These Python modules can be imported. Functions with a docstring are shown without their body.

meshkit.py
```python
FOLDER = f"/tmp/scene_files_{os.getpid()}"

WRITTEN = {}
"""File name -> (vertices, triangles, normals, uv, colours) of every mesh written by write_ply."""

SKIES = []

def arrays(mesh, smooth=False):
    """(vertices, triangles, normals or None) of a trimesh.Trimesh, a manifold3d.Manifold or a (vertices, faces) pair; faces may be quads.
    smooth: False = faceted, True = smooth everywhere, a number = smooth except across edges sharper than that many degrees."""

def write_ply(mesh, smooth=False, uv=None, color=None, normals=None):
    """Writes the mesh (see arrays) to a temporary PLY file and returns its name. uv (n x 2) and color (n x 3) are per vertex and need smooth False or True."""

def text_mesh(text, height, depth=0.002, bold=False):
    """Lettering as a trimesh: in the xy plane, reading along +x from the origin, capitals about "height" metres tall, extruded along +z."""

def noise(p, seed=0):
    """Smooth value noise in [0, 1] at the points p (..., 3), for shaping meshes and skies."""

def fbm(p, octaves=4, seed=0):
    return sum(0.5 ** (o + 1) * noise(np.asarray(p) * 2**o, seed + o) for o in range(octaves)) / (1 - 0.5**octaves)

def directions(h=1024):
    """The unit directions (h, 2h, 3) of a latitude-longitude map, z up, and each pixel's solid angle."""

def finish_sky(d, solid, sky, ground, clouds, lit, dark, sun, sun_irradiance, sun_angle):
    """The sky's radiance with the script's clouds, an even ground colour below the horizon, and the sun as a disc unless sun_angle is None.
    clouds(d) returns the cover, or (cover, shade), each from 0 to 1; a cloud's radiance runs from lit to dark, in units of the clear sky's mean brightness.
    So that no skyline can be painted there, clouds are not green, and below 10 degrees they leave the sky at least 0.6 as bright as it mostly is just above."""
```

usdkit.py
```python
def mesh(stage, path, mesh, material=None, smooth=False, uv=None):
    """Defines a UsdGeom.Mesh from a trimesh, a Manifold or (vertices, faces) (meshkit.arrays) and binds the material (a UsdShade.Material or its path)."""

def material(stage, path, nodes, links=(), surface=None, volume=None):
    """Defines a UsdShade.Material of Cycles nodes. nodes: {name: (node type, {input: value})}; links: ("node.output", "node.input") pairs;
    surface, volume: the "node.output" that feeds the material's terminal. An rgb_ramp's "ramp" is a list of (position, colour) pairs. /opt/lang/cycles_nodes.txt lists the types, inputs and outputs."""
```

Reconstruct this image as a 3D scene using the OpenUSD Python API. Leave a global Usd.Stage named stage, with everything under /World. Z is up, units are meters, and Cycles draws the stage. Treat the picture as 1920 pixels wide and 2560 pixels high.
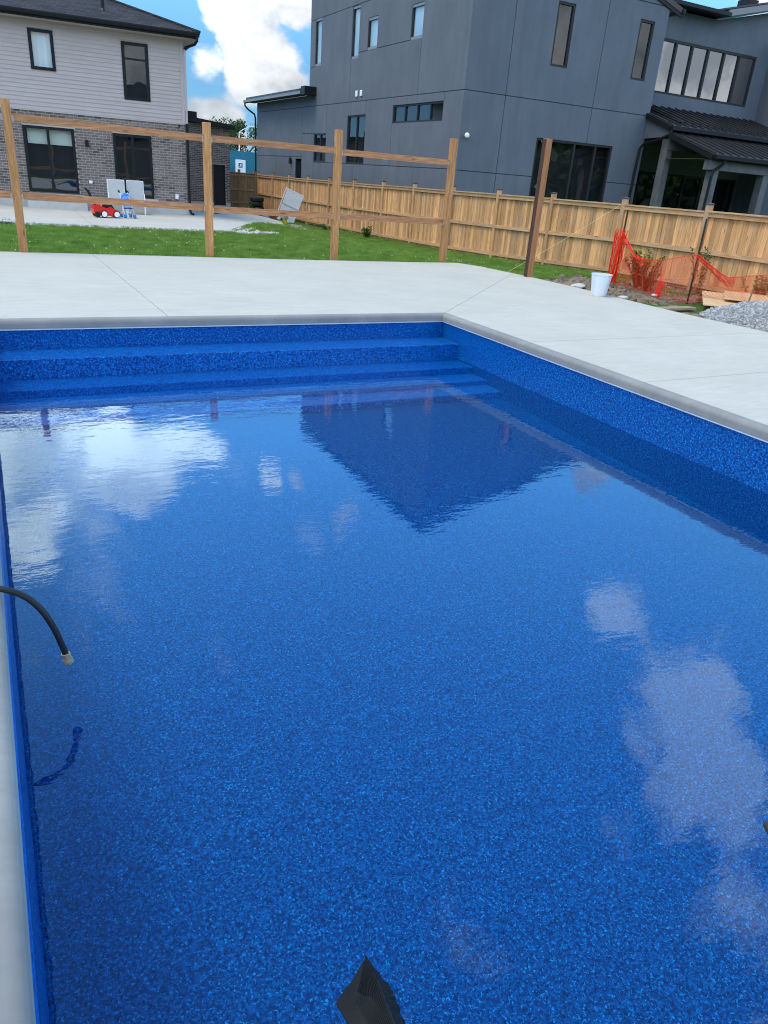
import math, random
import numpy as np
import trimesh
import manifold3d as m3
from shapely.geometry import Polygon, LineString, box as sbox
from shapely.ops import unary_union
from pxr import Usd, UsdGeom, UsdLux, UsdShade, Gf, Sdf, Vt
import usdkit, meshkit

stage = Usd.Stage.CreateInMemory()
UsdGeom.SetStageUpAxis(stage, UsdGeom.Tokens.z)
UsdGeom.Xform.Define(stage, '/World')
UsdGeom.Scope.Define(stage, '/World/Looks')

# ------------------------------------------------------------------ camera, sky, sun, exposure
EXPOSURE = 0.70
SKY = 0.15
SUN = 0.40
SUN_DIR = np.array([-0.40, 0.10, 0.91]); SUN_DIR /= np.linalg.norm(SUN_DIR)

YAW, PITCH, ROLL = 0.502767981, 0.427526544, 0.0776851266
cam = UsdGeom.Camera.Define(stage, '/World/camera')
def _cam_rows():
    cy, sy, cp, sp, cr, sr = (math.cos(YAW), math.sin(YAW), math.cos(PITCH), math.sin(PITCH), math.cos(ROLL), math.sin(ROLL))
    base = np.array([[cy, -sy, 0], [0, 0, -1], [sy, cy, 0]])
    rx = np.array([[1, 0, 0], [0, cp, -sp], [0, sp, cp]])
    rz = np.array([[cr, -sr, 0], [sr, cr, 0], [0, 0, 1]])
    return rz @ rx @ base
_M = _cam_rows()
CAM = (-5.785, -9.196, 1.72)
cam.AddTransformOp().Set(Gf.Matrix4d(*_M[0], 0, *(-_M[1]), 0, *(-_M[2]), 0, *CAM, 1))
cam.CreateHorizontalApertureAttr(36.0)
cam.CreateVerticalApertureAttr(48.0)
cam.CreateFocalLengthAttr(34.25)
cam.CreateClippingRangeAttr(Gf.Vec2f(0.05, 5000.0))
cam.CreateExposureAttr(EXPOSURE)

def sky_material():
    el = math.asin(SUN_DIR[2]); rot = math.atan2(SUN_DIR[0], SUN_DIR[1])
    n = {"tc": ("texture_coordinate", {}),
         "sky": ("sky_texture", {"sky_type": "single_scattering", "sun_disc": False, "sun_elevation": el, "sun_rotation": rot,
                                 "altitude": 200.0, "air_density": 1.0, "aerosol_density": 0.15, "ozone_density": 5.0}),
         "gm": ("gamma", {"gamma": 0.4}), "hs": ("mix", {"mix_type": "multiply", "fac": 1.0, "color2": (0.62, 1.27, 1.90)}),
         "nw": ("noise_texture", {"scale": 3.5, "detail": 4.0, "roughness": 0.6}),
         "wsub": ("vector_math", {"math_type": "subtract", "vector2": (0.5, 0.5, 0.5)}),
         "wsc": ("vector_math", {"math_type": "scale", "scale": 0.10}),
         "wadd": ("vector_math", {"math_type": "add"}),
         "stretch": ("mapping", {"scale": (1.0, 1.0, 1.5)}),
         "nz": ("noise_texture", {"scale": 9.0, "detail": 9.0, "roughness": 0.58}),
         "nb": ("noise_texture", {"scale": 7.0, "detail": 5.0, "roughness": 0.55}),
         }
    L = [("tc.generated", "nw.vector"), ("nw.color", "wsub.vector1"), ("wsub.vector", "wsc.vector1"),
         ("tc.generated", "wadd.vector1"), ("wsc.vector", "wadd.vector2"),
         ("wadd.vector", "stretch.vector"), ("stretch.vector", "nz.vector"), ("stretch.vector", "nb.vector")]
    # cumulus heaps and one added cloud: direction, angular radius, weight
    heaps = [((0.292, 0.946, 0.150), 0.055, 0.75), ((0.318, 0.940, 0.095), 0.060, 0.80), ((0.262, 0.960, 0.094), 0.036, 0.55), ((0.360, 0.920, 0.165), 0.034, 0.60),
             ((0.27, 0.962, 0.030), 0.050, 0.85), ((0.235, 0.970, 0.050), 0.030, 0.4), ((0.35, 0.935, 0.07), 0.05, 0.6),
             ((0.02, 0.945, 0.325), 0.095, 0.66), ((0.125, 0.925, 0.355), 0.085, 0.60), ((0.200, 0.918, 0.340), 0.050, 0.58), ((0.01, 0.905, 0.40), 0.10, 0.52),
             ((-0.10, 0.93, 0.35), 0.14, 0.8), ((-0.15, 0.88, 0.45), 0.14, 0.6),
             ((0.300, 0.870, 0.388), 0.028, 0.52), ((0.335, 0.862, 0.385), 0.026, 0.50), ((0.383, 0.819, 0.428), 0.036, 0.36), ((0.679, 0.651, 0.339), 0.030, 0.75), ((0.631, 0.707, 0.320), 0.028, 0.45),
             ((0.670, 0.575, 0.470), 0.035, 0.45),
             ((0.74, 0.63, 0.22), 0.05, 0.35),
             ((0.55, -0.72, 0.42), 0.42, 0.60), ((0.25, -0.90, 0.36), 0.40, 0.50), ((-0.4, -0.85, 0.35), 0.40, 0.40), ((0.85, -0.30, 0.42), 0.30, 0.4),
             ((-0.75, -0.25, 0.60), 0.75, 0.62), ((-0.80, 0.35, 0.40), 0.30, 0.45), ((0.70, -0.70, 0.16), 0.30, 0.72), ((0.10, -0.98, 0.15), 0.35, 0.70)]  # first entry: big cloud added out of view to whiten the scene light
    veils = [((0.694, 0.450, 0.560), 0.080, 1.0), ((0.685, 0.395, 0.612), 0.085, 0.90), ((0.640, 0.475, 0.605), 0.050, 0.70), ((0.662, 0.568, 0.488), 0.040, 0.85), ((0.07, 0.905, 0.42), 0.13, 0.50), ((0.36, 0.83, 0.42), 0.06, 0.40)]
    pv = None
    for i, (d, r, wgt) in enumerate(veils):
        d = np.array(d) / np.linalg.norm(d)
        n[f"vh{i}"] = ("vector_math", {"math_type": "distance", "vector2": tuple(d)})
        n[f"vm{i}"] = ("map_range", {"range_type": "smoothstep", "from_min": r * 1.5, "from_max": 0.0, "to_min": 0.0, "to_max": wgt, "clamp": True})
        L += [("wadd.vector", f"vh{i}.vector1"), (f"vh{i}.value", f"vm{i}.value")]
        if pv:
            n[f"va{i}"] = ("math", {"math_type": "maximum"}); L += [(pv, f"va{i}.value1"), (f"vm{i}.result", f"va{i}.value2")]; pv = f"va{i}.value"
        else: pv = "vm0.result"
    n |= {"vz": ("noise_texture", {"scale": 5.5, "detail": 7.0, "roughness": 0.6}), "vzs": ("math", {"math_type": "multiply_add", "value2": 3.6, "value3": -1.95}), "vsum": ("math", {"math_type": "add"}),
          "vc": ("map_range", {"range_type": "smoothstep", "from_min": 0.22, "from_max": 0.80, "to_max": 0.92, "clamp": True}), "vmix": ("mix", {"color2": (9.0, 10.2, 11.6)})}
    L += [("wadd.vector", "vz.vector"), ("vz.fac", "vzs.value1"), (pv, "vsum.value1"), ("vzs.value", "vsum.value2"), ("vsum.value", "vc.value"), ("ss.vector", "vmix.color1"), ("vc.result", "vmix.fac")]
    prev = None
    for i, (d, r, wgt) in enumerate(heaps):
        d = np.array(d) / np.linalg.norm(d)
        n[f"h{i}"] = ("vector_math", {"math_type": "distance", "vector2": tuple(d)})
        n[f"m{i}"] = ("map_range", {"range_type": "smoothstep", "from_min": r * 1.5, "from_max": r * 0.1, "to_min": 0.0, "to_max": wgt, "clamp": True})
        L += [("wadd.vector", f"h{i}.vector1"), (f"h{i}.value", f"m{i}.value")]
        if prev:
            n[f"a{i}"] = ("math", {"math_type": "maximum"})
            L += [(prev, f"a{i}.value1"), (f"m{i}.result", f"a{i}.value2")]
            prev = f"a{i}.value"
        else:
            prev = "m0.result"
    n |= {"nzs": ("math", {"math_type": "multiply_add", "value2": 1.25, "value3": -0.62}),
          "sum": ("math", {"math_type": "add"}),
          "cover": ("map_range", {"range_type": "smoothstep", "from_min": 0.28, "from_max": 0.47, "to_min": 0.0, "to_max": 1.0, "clamp": True}),
          "thin": ("map_range", {"range_type": "linear", "from_min": 0.35, "from_max": 0.85, "to_min": 0.86, "to_max": 1.0, "clamp": True}),
          "shade": ("map_range", {"range_type": "smoothstep", "from_min": 0.44, "from_max": 0.66, "to_min": 0.0, "to_max": 1.0, "clamp": True}),
          "ccol": ("mix", {"color1": (6.9, 7.15, 7.4), "color2": (3.2, 3.65, 4.2)}),
          "bd": ("vector_math", {"math_type": "distance", "vector2": (0.07, 0.934, 0.35)}),
          "bm": ("map_range", {"range_type": "smoothstep", "from_min": 0.42, "from_max": 0.12, "to_min": 1.0, "to_max": 2.6, "clamp": True}),
          "bs": ("vector_math", {"math_type": "scale"}),
          "sz": ("separate_xyz", {}), "em": ("map_range", {"range_type": "smoothstep", "from_min": 0.14, "from_max": 0.30, "to_min": 0.50, "to_max": 1.0, "clamp": True}), "bem": ("math", {"math_type": "multiply"}),
          "sm": ("map_range", {"range_type": "smoothstep", "from_min": 0.08, "from_max": 0.36, "to_min": 0.88, "to_max": 2.8, "clamp": True}), "s2": ("map_range", {"range_type": "smoothstep", "from_min": 0.45, "from_max": 0.85, "to_min": 1.0, "to_max": 0.5, "clamp": True}), "s3": ("math", {"math_type": "multiply"}), "ss": ("vector_math", {"math_type": "scale"}),
          "mixc": ("mix", {}),
          "bg": ("background_shader", {"strength": SKY})}
    L += [("nz.fac", "nzs.value1"), (prev, "sum.value1"), ("nzs.value", "sum.value2"), ("sum.value", "cover.value"), ("nb.fac", "shade.value"),
          ("shade.result", "ccol.fac"), ("cover.result", "mixc.fac"), ("sky.color", "gm.color"), ("gm.color", "hs.color1"), ("vmix.color", "mixc.color1"), ("tc.generated", "bd.vector1"), ("bd.value", "bm.value"), ("ccol.color", "bs.vector1"), ("tc.generated", "sz.vector"), ("sz.z", "em.value"), ("bm.result", "bem.value1"), ("em.result", "bem.value2"), ("bem.value", "bs.scale"), ("sz.z", "sm.value"), ("sz.z", "s2.value"), ("sm.result", "s3.value1"), ("s2.result", "s3.value2"), ("s3.value", "ss.scale"), ("hs.color", "ss.vector1"), ("bs.vector", "mixc.color2"), ("mixc.color", "bg.color")]
    return usdkit.material(stage, '/World/Looks/sky_look', n, L, surface="bg.background")
dome = UsdLux.DomeLight.Define(stage, '/World/sky')
UsdShade.MaterialBindingAPI.Apply(dome.GetPrim()).Bind(sky_material())
dome.GetPrim().SetCustomDataByKey('kind', 'structure')
sun = UsdLux.DistantLight.Define(stage, '/World/sun')
sun.CreateIntensityAttr(SUN); sun.CreateAngleAttr(28.0); sun.CreateColorAttr(Gf.Vec3f(1.0, 0.88, 0.72)); sun.CreateNormalizeAttr(True)
def _sun_matrix():
    z = SUN_DIR; x = np.cross([0, 0, 1.0], z); x /= np.linalg.norm(x); y = np.cross(z, x)
    return Gf.Matrix4d(*x, 0, *y, 0, *z, 0, 0, 0, 60, 1)
sun.AddTransformOp().Set(_sun_matrix())

# ------------------------------------------------------------------ helpers
RNG = random.Random(7)
NP = np.random.default_rng(11)
_used = {}
def unique(parent, name):
    k = (parent, name); _used[k] = _used.get(k, -1) + 1
    return f"{parent}/{name}" + (f"_{_used[k]:03d}" if _used[k] else "")
def data(prim, label=None, category=None, group=None, kind=None):
    for k, v in (('label', label), ('category', category), ('group', group), ('kind', kind)):
        if v: prim.SetCustomDataByKey(k, v)
    return prim
def thing(name, label=None, category=None, group=None, kind=None, loc=(0, 0, 0), rz=0.0, matrix=None):
    x = UsdGeom.Xform.Define(stage, unique('/World', name))
    if matrix is not None: x.AddTransformOp().Set(matrix)
    else:
        x.AddTranslateOp().Set(Gf.Vec3d(*map(float, loc)))
        if rz: x.AddRotateZOp().Set(float(rz))
    data(x.GetPrim(), label, category, group, kind)
    return str(x.GetPath())
class MB:
    """collects shapes into one mesh"""
    def __init__(s): s.v, s.f, s.n = [], [], 0
    def add(s, v, f):
        s.v.append(np.asarray(v, float)); s.f.append(np.asarray(f, int) + s.n); s.n += len(v); return s
    def mesh(s, m): return s.add(m.vertices, m.faces)
    def box(s, a, b): return s.mesh(_box(a, b))
    def tube(s, pts, r, sides=8, cap=True): return s.add(*tube(pts, r, sides, cap))
    def get(s): return np.vstack(s.v), np.vstack(s.f)
def _box(a, b):
    a, b = np.minimum(a, b), np.maximum(a, b)
    m = trimesh.creation.box(b - a); m.apply_translation((a + b) / 2); return m
def tube(pts, r, sides=8, cap=True):
    p = np.asarray(pts, float); t = np.gradient(p, axis=0); t /= np.linalg.norm(t, axis=1, keepdims=True) + 1e-12
    up = np.array([0, 0, 1.0]) if abs(t[0][2]) < 0.9 else np.array([1.0, 0, 0])
    A = []; a = np.cross(t[0], up); a /= np.linalg.norm(a)
    for ti in t:
        a = a - ti * (a @ ti); a /= np.linalg.norm(a) + 1e-12; A.append(a)
    A = np.array(A); B = np.cross(t, A); ang = np.arange(sides) * 2 * np.pi / sides
    r = np.broadcast_to(r, (len(p),))
    v = (p[:, None] + r[:, None, None] * (np.cos(ang)[None, :, None] * A[:, None] + np.sin(ang)[None, :, None] * B[:, None])).reshape(-1, 3)
    f = []
    for i in range(len(p) - 1):
        for j in range(sides):
            q = (i * sides + j, i * sides + (j + 1) % sides, (i + 1) * sides + (j + 1) % sides, (i + 1) * sides + j)
            f += [(q[0], q[1], q[2]), (q[0], q[2], q[3])]
    if cap:
        n = len(v); v = np.vstack([v, p[0], p[-1]]); e = (len(p) - 1) * sides
        for j in range(sides):
            f += [(n, (j + 1) % sides, j), (n + 1, e + j, e + (j + 1) % sides)]
    return v, np.array(f)
def obj(parent, name, mesh, m, smooth=False, label=None, category=None, group=None, kind=None):
    if isinstance(mesh, MB): mesh = mesh.get()
    path = unique(parent, name)
    p = usdkit.mesh(stage, path, mesh, m, smooth=smooth)
    data(p.GetPrim(), label, category, group, kind)
    return path
def bbox(parent, name, a, b, m, **k): return obj(parent, name, _box(a, b), m, **k)
def chamfer_box(a, b, c=0.004):
    a, b = np.minimum(a, b).astype(float), np.maximum(a, b).astype(float)
    c = min(c, (b - a).min() * 0.3); pts = []
    for x in (0, 1):
        for y in (0, 1):
            for z in (0, 1):
                k = np.array([a[0] if x == 0 else b[0], a[1] if y == 0 else b[1], a[2] if z == 0 else b[2]])
                s = np.array([1 if x == 0 else -1, 1 if y == 0 else -1, 1 if z == 0 else -1]) * c
                pts += [k + s * [0, 1, 1], k + s * [1, 0, 1], k + s * [1, 1, 0]]
    return m3.Manifold.hull_points(np.array(pts))
def smooth01(a, b, x):
    t = np.clip((np.asarray(x, float) - a) / (b - a), 0, 1); return t * t * (3 - 2 * t)
def extrude(poly, origin, u, w, n, t0, t1):
    """polygon in (u, w) extruded along n from t0 to t1"""
    if hasattr(poly, 'geoms'):
        mb = MB()
        for g in geoms(poly): mb.add(*extrude(g, origin, u, w, n, t0, t1))
        return mb.get()
    m = trimesh.creation.extrude_polygon(poly, t1 - t0, engine="earcut")
    u, w, n, origin = (np.asarray(x, float) for x in (u, w, n, origin))
    v = m.vertices; V = origin + v[:, :1] * u + v[:, 1:2] * w + (v[:, 2:] + t0) * n
    F = m.faces
    if np.dot(np.cross(u, w), n) < 0: F = F[:, ::-1]
    return V, F
def geoms(g): return [x for x in getattr(g, 'geoms', [g]) if x.geom_type == 'Polygon' and x.area > 1e-5]

# ------------------------------------------------------------------ materials
def mat(name, c1, c2=None, scale=4.0, detail=4.0, rough=0.6, bump=0.0, bscale=40.0, stretch=(1, 1, 1), rand=0.0, spec=0.4, metallic=0.0,
        speck=None, lo=0.35, hi=0.65, randoff=True, bdist=0.01, streak=None, transl=0.0, coat=0.0):
    c2 = c2 or c1
    n = {"g": ("geometry", {}), "oi": ("object_info", {}), "off": ("math", {"math_type": "multiply", "value2": 37.0 if randoff else 0.0}),
         "add": ("vector_math", {"math_type": "add"}), "mp": ("mapping", {"scale": stretch}),
         "nz": ("noise_texture", {"scale": scale, "detail": detail, "roughness": 0.6}),
         "mr": ("map_range", {"from_min": lo, "from_max": hi, "clamp": True}),
         "mx": ("mix", {"color1": c1, "color2": c2}),
         "rv": ("map_range", {"to_min": 1.0 - rand, "to_max": 1.0 + rand}),
         "sc": ("vector_math", {"math_type": "scale"}),
         "p": ("principled_bsdf", {"roughness": rough, "specular_ior_level": spec, "metallic": metallic, "coat_weight": coat})}
    L = [("oi.random", "off.value1"), ("g.position", "add.vector1"), ("off.value", "add.vector2"), ("add.vector", "mp.vector"), ("mp.vector", "nz.vector"),
         ("nz.fac", "mr.value"), ("mr.result", "mx.fac"), ("oi.random", "rv.value"), ("mx.color", "sc.vector1"), ("rv.result", "sc.scale")]
    last = "sc.vector"
    if streak:  # (colour, scale vector, amount)
        col, ssc, amt = streak
        n |= {"smp": ("mapping", {"scale": ssc}), "snz": ("noise_texture", {"scale": 1.0, "detail": 5.0, "roughness": 0.65}),
              "smr": ("map_range", {"from_min": 0.45, "from_max": 0.75, "to_max": amt, "clamp": True}), "smx": ("mix", {"color2": col})}
        L += [("add.vector", "smp.vector"), ("smp.vector", "snz.vector"), ("snz.fac", "smr.value"), ("smr.result", "smx.fac"), (last, "smx.color1")]
        last = "smx.color"
    if speck:  # (colour, scale, threshold)
        col, ssc, thr = speck
        n |= {"kv": ("voronoi_texture", {"scale": ssc}), "kr": ("map_range", {"from_min": thr, "from_max": thr * 0.6, "clamp": True}), "kx": ("mix", {"color2": col})}
        L += [("add.vector", "kv.vector"), ("kv.distance", "kr.value"), ("kr.result", "kx.fac"), (last, "kx.color1")]
        last = "kx.color"
    L.append((last, "p.base_color"))
    if bump:
        n |= {"bn": ("noise_texture", {"scale": bscale, "detail": 4.0, "roughness": 0.6}), "bp": ("bump", {"strength": bump, "distance": bdist})}
        L += [("mp.vector", "bn.vector"), ("bn.fac", "bp.height"), ("bp.normal", "p.normal")]
    surf = "p.BSDF"
    if transl:
        n |= {"tr": ("translucent_bsdf", {}), "ms": ("mix_closure", {"fac": transl})}
        L += [(last, "tr.color"), ("p.BSDF", "ms.closure1"), ("tr.BSDF", "ms.closure2")]
        surf = "ms.closure"
    return usdkit.material(stage, f'/World/Looks/{name}', n, L, surface=surf)

def wood(name, c1, c2, axis, rand=0.22, knots=True, dark=None, grey=None):
    st = {'x': (1.2, 14, 14), 'y': (14, 1.2, 14), 'z': (14, 14, 1.2)}[axis]
    kst = {'x': (1.6, 6, 6), 'y': (6, 1.6, 6), 'z': (6, 6, 1.6)}[axis]
    n = {"g": ("geometry", {}), "oi": ("object_info", {}), "off": ("math", {"math_type": "multiply", "value2": 53.0}), "add": ("vector_math", {"math_type": "add"}),
         "mp": ("mapping", {"scale": st}), "nz": ("noise_texture", {"scale": 2.2, "detail": 6.0, "roughness": 0.62, "distortion": 0.9}),
         "rp": ("rgb_ramp", {"ramp": [(0.25, tuple(0.62 * np.array(c1))), (0.48, c1), (0.72, c2)]}),
         "rv": ("map_range", {"to_min": 1.0 - rand, "to_max": 1.0 + rand}), "sc": ("vector_math", {"math_type": "scale"}),
         "kmp": ("mapping", {"scale": kst}), "kv": ("voronoi_texture", {"scale": 1.0}), "kr": ("map_range", {"from_min": 0.13, "from_max": 0.05, "to_max": 0.75 if knots else 0.0, "clamp": True}),
         "kx": ("mix", {"color2": dark or tuple(0.30 * np.array(c1))}),
         "wn": ("noise_texture", {"scale": 1.1, "detail": 3.0}), "wr": ("map_range", {"from_min": 0.5, "from_max": 0.75, "to_max": 0.55 if grey else 0.0, "clamp": True}),
         "wx": ("mix", {"color2": grey or c2}),
         "bp": ("bump", {"strength": 0.35, "distance": 0.004}), "p": ("principled_bsdf", {"roughness": 0.72, "specular_ior_level": 0.3})}
    L = [("oi.random", "off.value1"), ("g.position", "add.vector1"), ("off.value", "add.vector2"), ("add.vector", "mp.vector"), ("mp.vector", "nz.vector"), ("nz.fac", "rp.fac"),
         ("oi.random", "rv.value"), ("rp.color", "sc.vector1"), ("rv.result", "sc.scale"), ("add.vector", "kmp.vector"), ("kmp.vector", "kv.vector"), ("kv.distance", "kr.value"),
         ("kr.result", "kx.fac"), ("sc.vector", "kx.color1"), ("kmp.vector", "wn.vector"), ("wn.fac", "wr.value"), ("wr.result", "wx.fac"), ("kx.color", "wx.color1"),
         ("wx.color", "p.base_color"), ("nz.fac", "bp.height"), ("bp.normal", "p.normal")]
    return usdkit.material(stage, f'/World/Looks/{name}', n, L, surface="p.BSDF")

def liner_material(name, k, rough, spec, gain=(1, 1, 1)):
    n = {"g": ("geometry", {}),
         "n1": ("noise_texture", {"scale": 48.0 * k, "detail": 3.0, "roughness": 0.7}),
         "r1": ("rgb_ramp", {"ramp": [(0.30, (0.0006, 0.018, 0.090)), (0.46, (0.0010, 0.046, 0.205)), (0.58, (0.0018, 0.096, 0.345)), (0.74, (0.003, 0.175, 0.50))]}),
         "n2": ("noise_texture", {"scale": 82.0 * k, "detail": 1.6, "roughness": 0.55, "distortion": 0.7}), "t2": ("map_range", {"from_min": 0.585, "from_max": 0.70, "to_max": 0.95, "clamp": True}), "x2": ("mix", {"color2": (0.014, 0.36, 0.80)}), "gn": ("mix", {"mix_type": "multiply", "fac": 1.0, "color2": gain}),
         "mp": ("mapping", {"location": (3.7, 8.1, 5.3)}), "n3": ("noise_texture", {"scale": 70.0 * k, "detail": 1.6, "roughness": 0.55, "distortion": 0.7}), "t3": ("map_range", {"from_min": 0.42, "from_max": 0.32, "to_max": 0.9, "clamp": True}), "x3": ("mix", {"color2": (0.001, 0.011, 0.062)}),
         "p": ("principled_bsdf", {"roughness": rough, "specular_ior_level": spec})}
    L = [("g.position", "n1.vector"), ("n1.fac", "r1.fac"), ("g.position", "n2.vector"), ("n2.fac", "t2.value"), ("g.position", "mp.vector"), ("mp.vector", "n3.vector"), ("n3.fac", "t3.value"),
         ("r1.color", "x3.color1"), ("t3.result", "x3.fac"), ("x3.color", "x2.color1"), ("t2.result", "x2.fac"), ("x2.color", "gn.color1"), ("gn.color", "p.base_color")]
    return usdkit.material(stage, f'/World/Looks/{name}', n, L, surface="p.BSDF")

def water_material():
    n = {"g": ("geometry", {}), "mp": ("mapping", {"rotation": (0, 0, 0.35), "scale": (1.0, 2.2, 1.0)}),
         "n1": ("noise_texture", {"scale": 5.0, "detail": 3.0, "roughness": 0.55}), "n2": ("noise_texture", {"scale": 1.3, "detail": 2.0}),
         "am": ("map_range", {"from_min": 0.35, "from_max": 0.7, "to_min": 0.35, "to_max": 1.0, "clamp": True}), "mm": ("math", {"math_type": "multiply"}),
         "bp": ("bump", {"strength": 1.0, "distance": 0.0017}), "fr": ("fresnel", {"IOR": 1.50}),
         "tr": ("transparent_bsdf", {"color": (0.84, 0.95, 1.0)}), "gl": ("glossy_bsdf", {"color": (0.74, 0.96, 1.0), "roughness": 0.0, "distribution": "ggx"}), "bk": ("math", {"math_type": "subtract", "value1": 1.0}), "fm": ("math", {"math_type": "multiply"}), "mx": ("mix_closure", {})}
    L = [("g.backfacing", "bk.value2"), ("fr.fac", "fm.value1"), ("bk.value", "fm.value2"), ("g.position", "mp.vector"), ("mp.vector", "n1.vector"), ("g.position", "n2.vector"), ("n2.fac", "am.value"), ("n1.fac", "mm.value1"), ("am.result", "mm.value2"), ("mm.value", "bp.height"),
         ("bp.normal", "gl.normal"), ("fm.value", "mx.fac"), ("tr.BSDF", "mx.closure1"), ("gl.BSDF", "mx.closure2")]
    return usdkit.material(stage, '/World/Looks/water_look', n, L, surface="mx.closure")

def glass_material(name, tint, ior):
    n = {"g": ("geometry", {}), "nz": ("noise_texture", {"scale": 1.6, "detail": 1.0}), "bp": ("bump", {"strength": 0.6, "distance": 0.004}), "fr": ("fresnel", {"IOR": ior}),
         "tr": ("transparent_bsdf", {"color": tint}), "gl": ("glossy_bsdf", {"color": (0.95, 0.97, 1.0), "roughness": 0.0}), "bk": ("math", {"math_type": "subtract", "value1": 1.0}), "fm": ("math", {"math_type": "multiply"}), "mx": ("mix_closure", {})}
    L = [("g.backfacing", "bk.value2"), ("fr.fac", "fm.value1"), ("bk.value", "fm.value2"), ("g.position", "nz.vector"), ("nz.fac", "bp.height"), ("bp.normal", "gl.normal"), ("fm.value", "mx.fac"), ("tr.BSDF", "mx.closure1"), ("gl.BSDF", "mx.closure2")]
    return usdkit.material(stage, f'/World/Looks/{name}', n, L, surface="mx.closure")

def concrete_material(name, c1, c2, broom=0.5):
    n = {"g": ("geometry", {}), "oi": ("object_info", {}),
         "n1": ("noise_texture", {"scale": 0.9, "detail": 5.0, "roughness": 0.6}), "mr": ("map_range", {"from_min": 0.3, "from_max": 0.7, "clamp": True}), "mx": ("mix", {"color1": c1, "color2": c2}),
         "mp": ("mapping", {"scale": (1.0, 6.0, 1.0), "rotation": (0, 0, 0.5)}), "n2": ("noise_texture", {"scale": 2.2, "detail": 6.0, "roughness": 0.65, "distortion": 1.2}),
         "mr2": ("map_range", {"from_min": 0.35, "from_max": 0.7, "to_min": 0.93, "to_max": 1.05, "clamp": True}), "sc": ("vector_math", {"math_type": "scale"}),
         "v": ("voronoi_texture", {"scale": 9.0}), "vs": ("separate_color", {}), "vt": ("map_range", {"from_min": 0.85, "from_max": 0.88, "clamp": True}), "vd": ("map_range", {"from_min": 0.10, "from_max": 0.05, "clamp": True}),
         "vm": ("math", {"math_type": "multiply"}), "vk": ("math", {"math_type": "multiply", "value2": 0.6}), "mk": ("mix", {"color2": (0.16, 0.13, 0.10)}),
         "n3": ("noise_texture", {"scale": 55.0, "detail": 3.0}), "hh": ("math", {"math_type": "multiply_add", "value2": 0.35}), "bp": ("bump", {"strength": broom, "distance": 0.006}),
         "p": ("principled_bsdf", {"roughness": 0.8, "specular_ior_level": 0.3})}
    L = [("g.position", "n1.vector"), ("n1.fac", "mr.value"), ("mr.result", "mx.fac"), ("g.position", "mp.vector"), ("mp.vector", "n2.vector"), ("n2.fac", "mr2.value"),
         ("mx.color", "sc.vector1"), ("mr2.result", "sc.scale"), ("g.position", "v.vector"), ("v.color", "vs.color"), ("vs.r", "vt.value"), ("v.distance", "vd.value"), ("vt.result", "vm.value1"), ("vd.result", "vm.value2"),
         ("vm.value", "vk.value1"), ("vk.value", "mk.fac"), ("sc.vector", "mk.color1"), ("mk.color", "p.base_color"),
         ("g.position", "n3.vector"), ("n3.fac", "hh.value1"), ("n2.fac", "hh.value3"), ("hh.value", "bp.height"), ("bp.normal", "p.normal")]
    return usdkit.material(stage, f'/World/Looks/{name}', n, L, surface="p.BSDF")

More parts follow.
